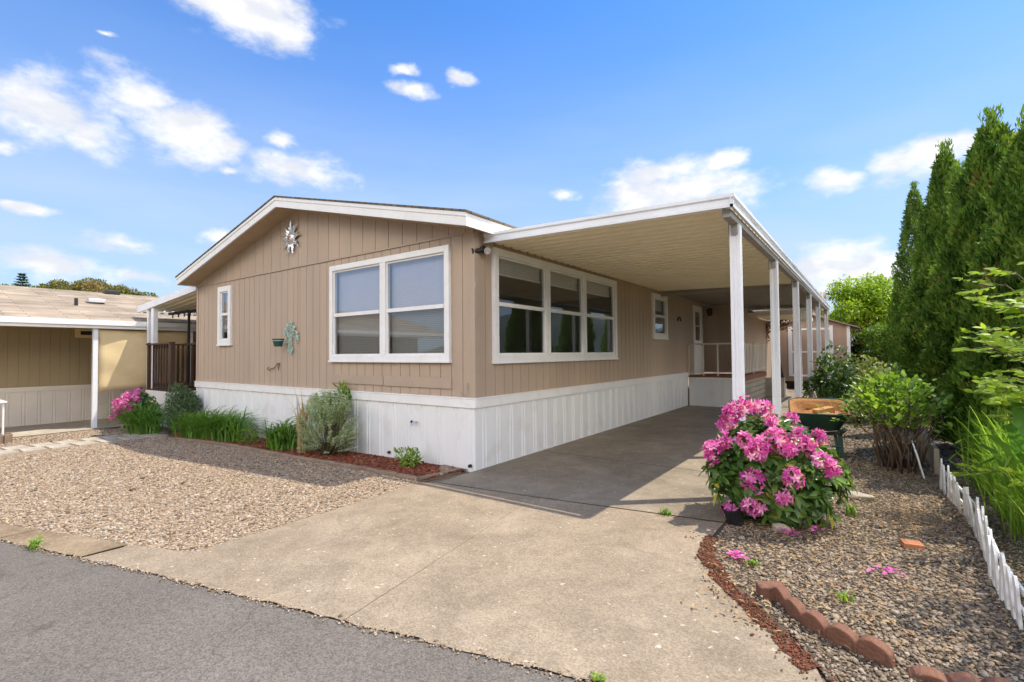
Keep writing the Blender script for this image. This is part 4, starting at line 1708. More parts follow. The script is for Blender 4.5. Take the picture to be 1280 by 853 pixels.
for k in range(2):
    mb = MB()
    mb.box(1.75, 2.8, SY - .55 + .25 * k, SY - .30 + .25 * k, .12 + .17 * k, .16 + .17 * k)
    mb.box(1.78, 1.83, SY - .52 + .25 * k, SY - .3 + .25 * k, .0, .12 + .17 * k)
    mb.box(2.72, 2.77, SY - .52 + .25 * k, SY - .3 + .25 * k, .0, .12 + .17 * k)
    mb.build('step', MT['darkwood'], sh)
mb = MB()
mb.box(SX0 + .1, SX1 - .1, SY + .1, SY + 2.5, .0, .28)
mb.build('base', MT['darkwood'], sh)
for k in range(4):
    mb = MB()
    mb.box(SX1 + .03, SX1 + .38, SY + .2, SY + 2.2, .4 + .45 * k, .43 + .45 * k)
    mb.build('shelf', MT['darkwood'], sh)

mb = MB()
mb.bar((1.42, 17.3, 0), (1.2, 17.55, 1.15), .14, .03, up=(0, 1, 0))
tag(mb.build('plank', MT['dark']), 'dark plank leaning against the left corner of the shed', 'plank')

pw = thing('white_house', 'pale pink walled house far behind the porch railing', 'house', (0, 0, 0))
mb = MB()
mb.box(-12, 1.6, 29, 38, 0, 4.0)
mb.build('wall', MT['pinkwall'], pw)
mb = MB()
mb.prism([(28.4, 4.0), (38.6, 4.0), (33.5, 5.4)], 0, -12.5, 2.0)
mb.build('roof', MT['nroof'], pw)
window(pw, 0, 29, -1, -3.2, -2.2, 2.3, 3.3, fw=.08, glass='glass_side')
mb = MB()
mb.box(-1.75, -1.25, 28.96, 29, 2.75, 3.35)
mb.build('wall_vent', MT['alu_dark'], pw)

# ---------------------------------------------------------------- wheelbarrow
wb = thing('wheelbarrow', 'dark green wheelbarrow with a rusty bowl parked on the grey gravel', 'wheelbarrow', (3.50, 3.62, 0), R(97))


def rrect(hx, hy, r, n=5):
    pts = []
    for cx, cy, a0 in ((hx - r, hy - r, 0), (-hx + r, hy - r, 90), (-hx + r, -hy + r, 180), (hx - r, -hy + r, 270)):
        for k in range(n + 1):
            a = R(a0 + 90 * k / n)
            pts.append((cx + r * math.cos(a), cy + r * math.sin(a)))
    return pts


def tray(mb, levels, inner=False):
    """levels: (hx, hy, r, z, shift x, nose lift)"""
    rings = []
    for (hx, hy, r, z, sx, lift) in levels:
        rings.append([(x + sx, y, z + .10 * (x + .1) * (hx / .43) + lift * max(0, x / hx) ** 2) for x, y in rrect(hx, hy, r)])
    n = len(rings[0])
    vs = [p for r_ in rings for p in r_]
    fs = []
    for i in range(len(rings) - 1):
        for k in range(n):
            k2 = (k + 1) % n
            fs.append((i * n + k, i * n + k2, (i + 1) * n + k2, (i + 1) * n + k))
    fs.append(tuple(range(n)))
    mb.add(vs, fs)


mb = MB()
tray(mb, [(.20, .15, .08, .36, .02, 0), (.30, .24, .10, .40, .03, .0), (.40, .34, .12, .60, .05, .05), (.43, .365, .13, .635, .05, .06), (.435, .37, .13, .645, .05, .06)])
mb.build('tray', MT['barrow'], wb, smooth=True)
mb = MB()
tray(mb, [(.27, .21, .10, .44, .03, 0), (.33, .27, .11, .50, .04, .0), (.395, .335, .12, .615, .05, .05), (.425, .36, .13, .648, .05, .06), (.435, .37, .13, .646, .05, .06)])
mb.build('tray_lining', MT['rust'], wb, smooth=True)
mb = MB()
rim = [(x + .05, y, .648 + .10 * (x + .1) + .06 * max(0, x / .43) ** 2) for x, y in rrect(.437, .372, .13)]
mb.tube(rim + [rim[0]], .011, 6, cap=False)
mb.build('rim', MT['barrow'], wb, smooth=True)
for sgn in (-1, 1):
    mb = MB()
    mb.bar((.55, sgn * .07, .21), (-.28, sgn * .24, .36), .045, .05)
    mb.bar((-.28, sgn * .24, .36), (-.50, sgn * .27, .44), .04, .04)
    mb.build('handle', MT['barrow'], wb)
    mb = MB()
    mb.bar((-.22, sgn * .23, .40), (-.25, sgn * .25, .02), .055, .03, up=(1, 0, 0))
    mb.bar((-.25, sgn * .25, .02), (-.10, sgn * .24, .02), .05, .02)
    mb.bar((-.12, sgn * .22, .02), (-.02, sgn * .19, .34), .04, .025, up=(1, 0, 0))
    mb.build('leg', MT['barrow'], wb)
mb = MB()
mb.tube([(-.25, -.24, .16), (-.25, .24, .16)], .014, 6)
mb.build('brace', MT['barrow'], wb)
mb = MB()
mb.lathe([(.10, -.03), (.17, -.045), (.195, -.03), (.20, 0), (.195, .03), (.17, .045), (.10, .03), (.10, -.03)], n=24)
w = mb.build('tyre', MT['rubber'], None, smooth=True)
mb = MB()
mb.lathe([(.001, -.035), (.03, -.03), (.10, -.02), (.10, .02), (.03, .03), (.001, .035)], n=20)
h = mb.build('wheel', MT['barrow'], wb, smooth=True)
h.rotation_euler = (R(90), 0, 0)
h.location = (.55, 0, .20)
w.parent = h
bl = [((.10, .05, .67), (.16, -.1, .2), 'orange brown block lying on top of the rusty wheelbarrow bowl'),
      ((-.04, -.06, .63), (-.05, .18, .9), 'orange brown block tilted in the wheelbarrow bowl beneath the other block')]
for loc, rot, lab in bl:
    mb = MB()
    mb.box(-.13, .13, -.06, .06, -.04, .045)
    o = mb.build('paving_block', MT['woodblock'], None, bevel=.006)
    o.matrix_world = Matrix.Translation((3.50, 3.62, 0)) @ Matrix.Rotation(R(97), 4, 'Z') @ Matrix.Translation(loc) @ \
        Matrix.Rotation(rot[2] + 1.2, 4, 'Z') @ Matrix.Rotation(rot[0], 4, 'X') @ Matrix.Rotation(rot[1], 4, 'Y')
    tag(o, lab, 'block')
# rusty leaves and soil in the bowl
mb = MB()
g = random.Random(5)
N_ = 18
vs, fs = [], []
for i in range(N_):
    for j in range(N_):
        x, y = (i / (N_ - 1) * 2 - 1), (j / (N_ - 1) * 2 - 1)
        k = math.sqrt(max(1e-6, x * x + y * y)) / max(abs(x), abs(y), 1e-6)
        vs.append((.05 + x / k * .385, y / k * .325, .50 + .07 * (1 - max(abs(x), abs(y)) ** 2) + .10 * (x / k * .385 + .1) + g.uniform(-.012, .012)))
for i in range(N_ - 1):
    for j in range(N_ - 1):
        a = i * N_ + j
        fs.append((a, a + 1, a + N_ + 1, a + N_))
mb.add(vs, fs)
o = mb.build('leaf_litter', MT['rust'], None, smooth=True)
o.matrix_world = Matrix.Translation((3.50, 3.62, 0.06)) @ Matrix.Rotation(R(97), 4, 'Z')
tag(o, 'rusty orange leaf litter filling the wheelbarrow bowl', 'leaf litter', kind='stuff')

# ---------------------------------------------------------------- white picket edging
pf = thing('picket_fence', 'low white picket edging fence standing along the right gravel bed', 'fence', (4.74, .8, 0))
gp = random.Random(3)


def picket(mb, x, y, h, w=.062, t=.014, lean=0.0, leany=0.0):
    pts = [(-w / 2, -.03), (w / 2, -.03), (w / 2, h - .05), (w * .12, h), (-w * .12, h), (-w / 2, h - .05)]
    vs = []
    for d in (-t / 2, t / 2):
        for (u, z) in pts:
            vs.append((x + d + lean * z, y + u + leany * z, z))
    n = len(pts)
    fs = [tuple(reversed(range(n))), tuple(range(n, 2 * n))] + [(i, (i + 1) % n, n + (i + 1) % n, n + i) for i in range(n)]
    mb.add(vs, fs)


y = 2.30
pys = []
while y > -1.55:
    pys.append(y)
    y -= gp.uniform(.108, .122)
for y in pys:
    mb = MB()
    wob = .03 * math.sin(y * 2.1) + gp.uniform(-.012, .012)
    picket(mb, wob, y - .8, .29 + gp.uniform(-.025, .03), lean=gp.uniform(-.1, .06), leany=gp.uniform(-.10, .10))
    mb.build('picket', MT['picket'], pf)
for z in (.09, .2):
    mb = MB()
    for a, b in zip(pys[:-1], pys[1:]):
        mb.bar((.018 + .03 * math.sin(a * 2.1), a - .8, z), (.018 + .03 * math.sin(b * 2.1), b - .8, z), .012, .028)
    mb.build('rail', MT['picket'], pf)
pf2 = thing('picket_fence', 'broken white picket section leaning over beside the bare stemmed shrub', 'fence', (4.60, 2.9, 0))
for k in range(3):
    mb = MB()
    picket(mb, 0, -.12 * k, .40 - .04 * k, lean=-.22, leany=.25)
    mb.build('picket', MT['picket'], pf2)
mb = MB()
mb.bar((.012 - .05, .1, .22), (-.04, -.22, .19), .012, .028)
mb.build('rail', MT['picket'], pf2)

mb = MB()
mb.box(4.72, 4.77, 3.0, 5.4, .0, .30)
tag(mb.build('bed_board', MT['tanwood']), 'weathered board edging the hedge bed behind the bare stemmed shrub', 'board')

# ---------------------------------------------------------------- bricks, edging blocks, pavers
ords = ['first', 'second', 'third', 'fourth', 'fifth', 'sixth', 'seventh', 'eighth', 'ninth', 'tenth', 'eleventh', 'twelfth', 'thirteenth',
        'fourteenth', 'fifteenth', 'sixteenth']


def scallop_block(loc, rz, lean, seed):
    """edging block with a scalloped top, about 15 cm wide"""
    g = random.Random(seed)
    hw, t, h = .074, .026, .09
    top = [(-hw, h - .03), (-hw * .72, h - .008), (-hw * .35, h + .008), (0, h + .013), (hw * .35, h + .008), (hw * .72, h - .008), (hw, h - .03)]
    pts = [(-hw, -.05)] + [(u + g.uniform(-.002, .002), z + g.uniform(-.004, .004)) for u, z in top] + [(hw, -.05)]
    mb = MB()
    mb.prism(pts, 1, -t, t)
    o = mb.build('edging_block', MT['redblock'], None, bevel=.007)
    o.location = loc
    o.rotation_euler = (lean, g.uniform(-.05, .05), rz)
    return o


row = [(3.60, -1.50), (3.69, -1.60), (3.79, -1.70), (3.91, -1.765), (4.04, -1.815), (4.17, -1.86)]
row = [(3.655, -1.50), (3.735, -1.615), (3.835, -1.71), (3.955, -1.78), (4.085, -1.83)]
for i, (x, y) in enumerate(row):
    nx_, ny_ = row[min(i + 1, len(row) - 1)]
    px, py = row[max(i - 1, 0)]
    o = scallop_block((x, y, .0), math.atan2(ny_ - py, nx_ - px), .18, 60 + i)
    tag(o, f'red scalloped edging block, {ords[i]} from the loose end block of its row', 'edging block', 'red scalloped edging blocks')
mb = MB()
mb.box(-.075, .075, -.045, .045, -.03, .075)
o = mb.build('edging_block', MT['redblock'], None, bevel=.010)
o.location = (3.575, -1.43, .0)
o.rotation_euler = (.05, -.06, .5)
tag(o, 'loose red block lying at the upper end of the scalloped edging row', 'edging block', 'red scalloped edging blocks')
for i, (x, y, rz) in enumerate(((4.27, -1.845, .15), (4.40, -1.80, .3), (4.53, -1.75, .35))):
    o = scallop_block((x, y, -.05), rz, .4, 80 + i)
    tag(o, f'weathered sunken scalloped block, {ords[i]} after the gap in the row', 'edging block',
        'red scalloped edging blocks')
mb = MB()
mb.box(-.065, .065, -.05, .05, -.02, .03)
o = mb.build('brick', MT['brick'], None, bevel=.006)
o.location = (4.33, .02, .008)
o.rotation_euler = (.05, .04, .25)
tag(o, 'orange brick lying flat alone in the middle of the grey gravel bed', 'brick')
for (x, y, sx, lab) in ((3.48, -.16, .075, 'rounded tan rock beside the foot of the pink rhododendron'),
                        (3.98, 1.32, .13, 'flat pale stone lying in the gravel behind the rhododendron'),
                        (-.32, -.22, .10, 'dark rounded rock at the right end of the bark bed')):
    bm = bmesh.new()
    bmesh.ops.create_icosphere(bm, subdivisions=3, radius=1)
    gg = random.Random(int(sx * 1000))
    ph = [gg.uniform(0, 6) for _ in range(6)]
    for v in bm.verts:
        k = 1 + .12 * math.sin(v.co.x * 3 + ph[0]) + .12 * math.sin(v.co.y * 4 + ph[1]) + .08 * math.sin(v.co.z * 5 + v.co.x * 2 + ph[2])
        v.co = Vector((v.co.x * sx * k, v.co.y * sx * .75 * k, v.co.z * (.55 if sx < .12 else .25) * sx * k))
    me = bpy.data.meshes.new('rock')
    bm.to_mesh(me)
    bm.free()
    me.polygons.foreach_set('use_smooth', [True] * len(me.polygons))
    me.materials.append(MT['paver'] if x > 3 else MT['edging'])
    o = bpy.data.objects.new('rock', me)
    scene.collection.objects.link(o)
    o.location = (x, y, .02)
    tag(o, lab, 'rock')

# edging stones along the front bed
path = [(-.19, -.10), (-.21, -.40), (-.26, -.74), (-1.0, -.725), (-1.9, -.725), (-2.6, -.75), (-3.3, -.76), (-4.2, -.75), (-5.1, -.76), (-5.8, -.8), (-6.5, -.86), (-7.1, -.93)]
pts = []
for (a, b) in zip(path[:-1], path[1:]):
    a, b = Vector(a), Vector(b)
    k = max(1, round((b - a).length / .42))
    for j in range(k):
        pts.append((a + (b - a) * (j / k), a + (b - a) * ((j + 1) / k)))
for i, (a, b) in enumerate(pts):
    d = b - a
    ln = d.length
    g = random.Random(i)
    bow = .02
    nrm = Vector((-d.y, d.x)).normalized()
    n_ = 7
    prof = [(-.035, -.05), (-.035, .028), (-.02, .042), (.02, .042), (.035, .028), (.035, -.05)]
    mb = MB()
    vs = []
    for j in range(n_ + 1):
        t = .012 + .976 * j / n_
        p = a + d * t - nrm * bow * math.sin(t * math.pi)
        for (u, z) in prof:
            q = p + nrm * u
            vs.append((q.x, q.y, zg(q.x) + z + g.uniform(-.002, .002)))
    m_ = len(prof)
    fs = []
    for j in range(n_):
        for k in range(m_ - 1):
            fs.append((j * m_ + k, j * m_ + k + 1, (j + 1) * m_ + k + 1, (j + 1) * m_ + k))
    fs += [tuple(range(m_)), tuple(n_ * m_ + k for k in range(m_))]
    mb.add(vs, fs)
    o = mb.build('edging_stone', MT['edging'])
    place = ['at the driveway corner', 'before the little yellow plant', 'left of the little yellow plant', 'below the sage green shrub',
             'before the smallest daylily', 'before the long daylilies', 'at the far left end'][min(6, i // 3)]
    tag(o, f'low tan edging stone, {ords[i % 3]} from the right, {place}', 'edging stone', 'edging stones along the bark bed')

# pale pavers across the gravel towards the side deck
pv = []
for k in range(9):
    y = -3.55 + k * .36
    x0 = -9.15 + .02 * k
    pv.append((x0 + .30, y, .56, .30))
    if k < 8: pv.append((x0 + .93, y + .12, .56, .30))
gp = random.Random(21)
for i, (x, y, w, h) in enumerate(pv):
    mb = MB()
    mb.box(-w / 2, w / 2, -h / 2, h / 2, -.03, .012)
    o = mb.build('paver', MT['paver'], None, bevel=.006)
    o.location = (x + gp.uniform(-.02, .02), y + gp.uniform(-.015, .015), zg(x) + .012)
    o.rotation_euler = (0, -.03, gp.uniform(-.06, .06))
    o['group'] = 'pale pavers leading to the side deck'
    o['category'] = 'paver'
    side = 'farther row' if i % 2 == 0 else 'row nearer the wide gravel'
    o['label'] = f'pale paver in the {side}, {ords[i // 2]} from the street end'

# ---------------------------------------------------------------- foliage
LM = {
    'arbor': leaf_mat('arborvitae foliage', [(.042, .085, .016), (.08, .16, .024), (.145, .25, .034), (.24, .34, .052), (.30, .17, .08)], .6, .35, .2),
    'rhodo': leaf_mat('rhododendron leaves', [(.03, .085, .02), (.065, .15, .028), (.12, .22, .035), (.22, .31, .05), (.50, .42, .04)], .3, .3, .5),
    'pink': leaf_mat('pink rhododendron petals', [(.50, .05, .34), (.64, .13, .46), (.77, .28, .58), (.90, .62, .78)], .55, .35, .2),
    'strap': leaf_mat('strap leaves', [(.05, .13, .02), (.09, .21, .03), (.16, .30, .04), (.26, .40, .07)], .4, .3, .4),
    'grass': leaf_mat('tall grass', [(.10, .19, .02), (.19, .33, .035), (.28, .43, .055), (.42, .50, .12)], .5, .45, .3),
    'sage': leaf_mat('sage green leaves', [(.28, .36, .24), (.46, .54, .38), (.62, .67, .47), (.76, .77, .55)], .6, .3, .2),
    'straw': leaf_mat('straw coloured leaves', [(.36, .25, .12), (.5, .38, .18), (.55, .42, .22)], .7, .25, .2),
    'bright': leaf_mat('bright green leaves', [(.07, .15, .02), (.14, .25, .03), (.25, .37, .045), (.40, .48, .09)], .4, .4, .4),
    'rose': leaf_mat('rose leaves', [(.03, .07, .02), (.055, .12, .025), (.10, .18, .035), (.26, .32, .08)], .35, .25, .5),
    'pale': leaf_mat('pale mixed leaves', [(.08, .14, .03), (.18, .24, .06), (.36, .36, .13), (.46, .40, .26)], .45, .3, .4),
    'lime': leaf_mat('lime green leaves', [(.10, .19, .015), (.19, .30, .02), (.30, .42, .03), (.42, .50, .06)], .45, .45, .3),
    'bush': leaf_mat('mid green leaves', [(.05, .10, .015), (.10, .18, .02), (.17, .25, .03), (.26, .32, .05)], .45, .35, .3),
    'dwarf': leaf_mat('grey green leaves', [(.04, .09, .04), (.08, .15, .06), (.14, .21, .09), (.26, .33, .17)], .5, .2, .3),
    'wood': leaf_mat('hillside leaves', [(.05, .075, .015), (.09, .12, .022), (.16, .17, .035), (.22, .19, .06), (.27, .19, .09)], .7, .2, .1),
    'conifer': leaf_mat('conifer needles', [(.02, .045, .02), (.045, .08, .03), (.08, .12, .04)], .7, .15, .1),
    'dead': leaf_mat('dead vine leaves', [(.22, .10, .05), (.32, .17, .09), (.18, .15, .06)], .8, .2, .1),
    'litter': leaf_mat('dry litter', [(.30, .18, .09), (.42, .28, .15), (.5, .38, .24)], .8, .2, .1),
}


def unit(a):
    return a / np.maximum(np.linalg.norm(a, axis=-1, keepdims=True), 1e-9)


def leaves(base, d, up, L, W, g, fold=.25, droop=.15, tint=None, shape='leaf'):
    """arrays for n leaves: base points, directions, rough up vectors, lengths, widths"""
    n = len(base)
    d = unit(d)
    s = unit(np.cross(d, up + g.normal(0, .15, (n, 3))))
    nn = np.cross(s, d)
    L = np.broadcast_to(L, n)[:, None]
    W = np.broadcast_to(W, n)[:, None]
    if shape == 'diamond':
        V = np.stack([base, base + d * L * .5 + s * W * .5 + nn * W * fold, base + d * L - nn * L * droop,
                      base + d * L * .5 - s * W * .5 + nn * W * fold], 1)
        F = np.array([[0, 1, 2, 3]])
        k = 4
    else:
        m = base + d * L * .5 - nn * L * droop * .25
        tip = base + d * L - nn * L * droop
        V = np.stack([base, m, tip,
                      base + d * L * .28 + s * W * .42 + nn * W * fold, base + d * L * .68 + s * W * .40 + nn * (W * fold - L * droop * .5),
                      base + d * L * .28 - s * W * .42 + nn * W * fold, base + d * L * .68 - s * W * .40 + nn * (W * fold - L * droop * .5)], 1)
        F = np.array([[0, 3, 1, 1], [3, 4, 2, 1], [0, 1, 5, 5], [1, 2, 6, 5]])
        F = np.array([[0, 1, 4, 3], [1, 2, 4, 4], [0, 5, 6, 1], [1, 6, 2, 2]])
        k = 7
        # quads only where possible: split into triangles
        F = np.array([[0, 1, 3], [3, 1, 4], [1, 2, 4], [0, 5, 1], [5, 6, 1], [1, 6, 2]])
    FF = (F[None] + (np.arange(n) * k)[:, None, None]).reshape(-1, F.shape[1])
    if tint is None:
        tint = g.beta(2, 2.2, n)
    return V.reshape(-1, 3), FF, np.repeat(np.clip(tint, 0, 1), k)


def join(parts):
    Vs, Fs, Ts, o = [], [], [], 0
    for V, F, T in parts:
        Vs.append(V)
        Fs.append(F + o)
        Ts.append(T)
        o += len(V)
    return np.concatenate(Vs), np.concatenate(Fs), np.concatenate(Ts)


def lumpy(dirs, g, k=14, amp=.3):
    """a radius factor with lobes and hollows over the sphere of directions"""
    c = unit(g.normal(0, 1, (k, 3)))
    w = g.uniform(.4, 1.0, k) * np.where(g.uniform(size=k) < .35, -1, 1)
    sharp = g.uniform(4, 11, k)
    r = np.ones(len(dirs))
    for i in range(k):
        r += amp * w[i] * np.exp(sharp[i] * (dirs @ c[i] - 1))
    return r


def blob(n, c, r, g, inner=.55, amp=.3, k=14):
    d = unit(g.normal(0, 1, (n, 3)))
    rad = lumpy(d, g, k, amp) * (inner + (1 - inner) * g.uniform(0, 1, n) ** .6)
    return np.asarray(c) + d * np.asarray(r) * rad[:, None], d


def stems(parent, base, tops, mat_, r0=.012, name='stem', wig=.05, seed=1, foot=.06):
    g = random.Random(seed)
    mb = MB()
    b = Vector(base)
    for t in tops:
        t = Vector(t)
        s = b + Vector((g.uniform(-foot, foot), g.uniform(-foot, foot), 0)) + Vector((t.x - b.x, t.y - b.y, 0)) * (.35 if foot > .1 else 0)
        m1 = s.lerp(t, .35) + Vector((g.uniform(-wig, wig), g.uniform(-wig, wig), g.uniform(0, wig)))
        m2 = s.lerp(t, .7) + Vector((g.uniform(-wig, wig), g.uniform(-wig, wig), g.uniform(0, wig)))
        mb.tube([s, m1, m2, t], [r0, r0 * .8, r0 * .55, r0 * .25], 6)
    return mb.build(name, mat_, parent, smooth=True)


# --- arborvitae hedge on the right
def arbor_parts(seed, H, Rr, n, brown=()):
    g = np.random.default_rng(seed)
    t = g.beta(1.05, 1.5, n) * .985
    a = g.uniform(0, 2 * np.pi, n)
    prof = np.minimum(1.0, 1.24 * (1 - t) ** .68) * (1 - .22 * np.exp(-t * 14))
    lob = 1 + .10 * np.sin(a * 3 + t * 21 + seed) + .09 * np.sin(a * 5 - t * 34) + .07 * np.sin(a * 9 + t * 60)
    depth = 1 - .42 * g.uniform(0, 1, n) ** 1.8
    rad = Rr * prof * lob * depth + .02
    out = np.column_stack([np.cos(a), np.sin(a), np.zeros(n)])
    P = out * rad[:, None]
    P[:, 2] = .12 + t * (H - .35)
    spr = []
    base_tint = .42 + .16 * np.sin(a * 4 + t * 27 + seed) + .10 * np.sin(a * 7 - t * 45)
    for (ba, bt, br) in brown:
        near = (np.abs((a - ba + np.pi) % (2 * np.pi) - np.pi) * .9 < br * 3) & (np.abs(t - bt) < br)
        base_tint = np.where(near & (g.uniform(size=n) < .65), .97, base_tint)
    up = np.array([0, 0, 1.0])
    for k in range(5):
        d = out * .5 + up * (.75 + .35 * t[:, None]) + g.normal(0, .36, (n, 3))
        b = P + g.normal(0, .016, (n, 3))
        L = g.uniform(.055, .125, n)
        spr.append(leaves(b, d, out + g.normal(0, .8, (n, 3)), L, L * g.uniform(.22, .36, n), g, .05, .18,
                          np.clip(base_tint + g.normal(0, .13, n), 0, 1), 'diamond'))
    # leading shoots at the top
    m = 260
    b = np.column_stack([g.normal(0, .05, m), g.normal(0, .05, m), H - .55 + g.uniform(0, .5, m)])
    spr.append(leaves(b, up + g.normal(0, .3, (m, 3)), g.normal(0, 1, (m, 3)), g.uniform(.07, .14, m), .028, g, .05, .1, g.uniform(.35, .7, m), 'diamond'))
    return join(spr)


def arborvitae(x, y, H, Rr, n, seed, label, brown=()):
    t = thing('arborvitae', label, 'arborvitae', (x, y, 0), 0, 'arborvitae hedge along the right side')
    V, F, T = arbor_parts(seed, H, Rr, n, brown)
    np_object('foliage', V, F, LM['arbor'], t, {'tint': T})
    mb = MB()
    mb.tube([(0, 0, -.05), (.02, .01, H * .4), (0, 0, H * .92)], [.09, .06, .01], 8)
    g = random.Random(seed)
    for i in range(120):
        z = .2 + (H - .9) * i / 120
        a = g.uniform(0, 6.28)
        rr = Rr * min(1, 1.25 * (1 - z / H) ** .78) * .75
        mb.tube([(0, 0, z), (math.cos(a) * rr * .6, math.sin(a) * rr * .6, z + .15 * rr), (math.cos(a) * rr, math.sin(a) * rr, z + .45 * rr)],
                [.012, .009, .004], 4, cap=False)
    mb.build('trunk', MT['bark'], t)
    return t


arborvitae(5.68, 3.25, 4.28, .62, 15000, 31, 'large dark arborvitae cut off by the right edge of the photo', [(3.6, .55, .05)])
arborvitae(5.63, 4.95, 5.0, .78, 17000, 32, 'broad tall arborvitae with a reddish patch near its top, nearest whole tree', [(3.9, .80, .035), (3.2, .5, .03)])
arborvitae(5.50, 6.9, 4.85, .46, 8000, 33, 'slim yellowish arborvitae squeezed in front of the broad tall one', [(3.6, .36, .05), (3.5, .2, .04)])
arborvitae(5.60, 9.6, 6.15, .74, 14000, 34, 'narrow pointed bright green arborvitae, second highest in the photo')
arborvitae(5.75, 13.4, 5.8, .7, 9000, 35, 'arborvitae mostly hidden behind the pointed bright green one')
arborvitae(5.60, 17.6, 7.5, .80, 10000, 36, 'darkest arborvitae at the far left end of the hedge')


# --- pink rhododendron in front
def truss(c, n_dir, g, size=.075, nfl=22):
    """a ball of open five-petalled flowers"""
    d = unit(g.normal(0, 1, (nfl * 4, 3)))
    d = d[(d @ n_dir) > -.25][:nfl]
    parts = []
    for q in d:
        b = c + q * size * .45
        u = unit(np.cross(q, g.normal(0, 1, 3)))
        v = np.cross(q, u)
        tone = np.clip(g.normal(.42, .3), 0, 1)
        a = np.arange(5) * 2 * np.pi / 5 + g.uniform(0, 1)
        b = c + q * size * g.uniform(.3, .9) + g.normal(0, .008, 3)
        pd = q * g.uniform(.5, 1.2) + np.cos(a)[:, None] * u + np.sin(a)[:, None] * v
        parts.append(leaves(np.repeat(b[None], 5, 0), pd, np.repeat(q[None], 5, 0), g.uniform(.036, .060, 5), .021, g, .18, .30,
                            np.clip(tone + g.normal(0, .08, 5), 0, 1)))
    return join(parts)


def rhododendron(name, label, loc, rad, trusses, nwhorl, seed, leafL=.095, tsize=.075, cat='shrub', shoulder=False):
    t = thing(name, label, cat, loc)
    g = np.random.default_rng(seed)
    c = np.array([0, 0, rad[2] * .95])
    P, d = blob(nwhorl, c, rad, g, .6, .14, 10)
    P[:, 2] = np.maximum(P[:, 2], .04)
    if shoulder: P[:, 2] = np.minimum(P[:, 2], .93 - .9 * np.maximum(0, P[:, 0] - .02) + g.normal(0, .03, nwhorl))
    parts = []
    for k in range(8):
        a = 2 * np.pi * k / 8 + g.uniform(0, .5, nwhorl)
        ax = unit(d * .8 + np.array([0, 0, .5]) + g.normal(0, .15, (nwhorl, 3)))
        u = unit(np.cross(ax, g.normal(0, 1, (1, 3)) + np.zeros((nwhorl, 3))))
        v = np.cross(ax, u)
        ld = np.cos(a)[:, None] * u + np.sin(a)[:, None] * v + ax * g.uniform(-.1, .55, nwhorl)[:, None]
        L = leafL * g.uniform(.75, 1.25, nwhorl)
        tn = np.clip(g.beta(2, 2.6, nwhorl) * .8, 0, 1)
        tn = np.where(g.uniform(size=nwhorl) < .03, .98, tn)
        parts.append(leaves(P + ax * .01, ld, ax, L, L * .36, g, .10, .22, tn))
    V, F, T = join(parts)
    np_object('foliage', V, F, LM['rhodo'], t, {'tint': T})
    tops = [tuple(c + unit(g.normal(0, 1, 3)) * np.array(rad) * .75) for _ in range(26)]
    stems(t, (0, 0, -.03), tops, MT['bark'], .014, seed=seed)
    for (p, sz) in trusses:
        sz *= g.uniform(.72, 1.22)
        p = np.array(p) - np.array(loc)
        nd = unit(p - c)
        V, F, T = truss(p + nd * .02, nd, g, tsize * sz, int(22 * sz))
        np_object('flower_cluster', V, F, LM['pink'], t, {'tint': T})
    return t


TR = [((3.09, .0, .90), 1.15), ((3.20, -.02, .95), 1.2), ((3.16, .1, .98), 1.1), ((3.33, .05, .97), 1.1), ((3.40, -.10, .88), 1.1), ((2.97, -.22, .60), 1.25), ((3.05, -.16, .69), .9),
      ((3.23, -.26, .74), 1.1), ((3.36, -.30, .69), 1.3), ((3.47, -.26, .76), 1.25), ((3.60, -.18, .76), 1.25), ((3.66, -.12, .70), 1.0),
      ((3.76, -.2, .62), 1.15), ((3.82, -.12, .56), 1.0), ((3.31, -.35, .45), 1.25), ((3.58, -.33, .50), 1.2), ((3.52, -.33, .33), 1.05),
      ((3.29, -.30, .22), 1.1), ((3.11, -.17, .13), .9), ((3.72, .2, .74), 1.0), ((3.5, .3, .86), 1.0), ((3.25, .35, .95), 1.1), ((3.0, .3, .75), 1.1),
      ((3.36, .6, .65), 1.1), ((3.7, .5, .6), 1.0), ((3.33, -.36, .66), 1.0), ((3.54, -.28, .70), 1.0), ((3.02, -.05, .82), .9)]
rhododendron('rhododendron', 'round green rhododendron shrub covered with big pink flower clusters beside the carport slab', (3.38, .14, 0), (.53, .46, .46), TR, 430, 51, .115, shoulder=True)
mb = MB()
mb.lathe([(.001, 0), (.075, 0), (.10, .17), (.108, .17), (.108, .19), (.098, .19), (.09, .14), (.001, .13)], n=20)
o = mb.build('nursery_pot', MT['dark'], None)
o.location = (3.13, -.19, .0)
o.scale = (.85, .85, .85)
o.rotation_euler = (R(14), R(-8), 0)
tag(o, 'black plastic nursery pot standing under the left side of the pink rhododendron', 'pot')
rhododendron('rhododendron', 'small pink flowered rhododendron by the neighbour\'s white post', (-9.75, -.62, -.24), (.62, .4, .46),
             [((-10.12, -.9, .36), 1.5), ((-10.0, -.95, .22), 1.5), ((-9.85, -1.0, .42), 1.6), ((-9.7, -1.02, .28), 1.5), ((-9.5, -1.0, .44), 1.6),
              ((-9.35, -.95, .33), 1.5), ((-9.62, -.9, .56), 1.6), ((-9.9, -.8, .58), 1.5), ((-9.4, -.8, .52), 1.5), ((-10.2, -.75, .5), 1.4), ((-10.15, -.98, .1), 1.4), ((-9.65, -.7, .66), 1.4),
              ((-9.95, -.96, .32), 1.3), ((-9.78, -.98, .3), 1.3), ((-9.55, -.97, .38), 1.3)], 260, 52, .10, .085)


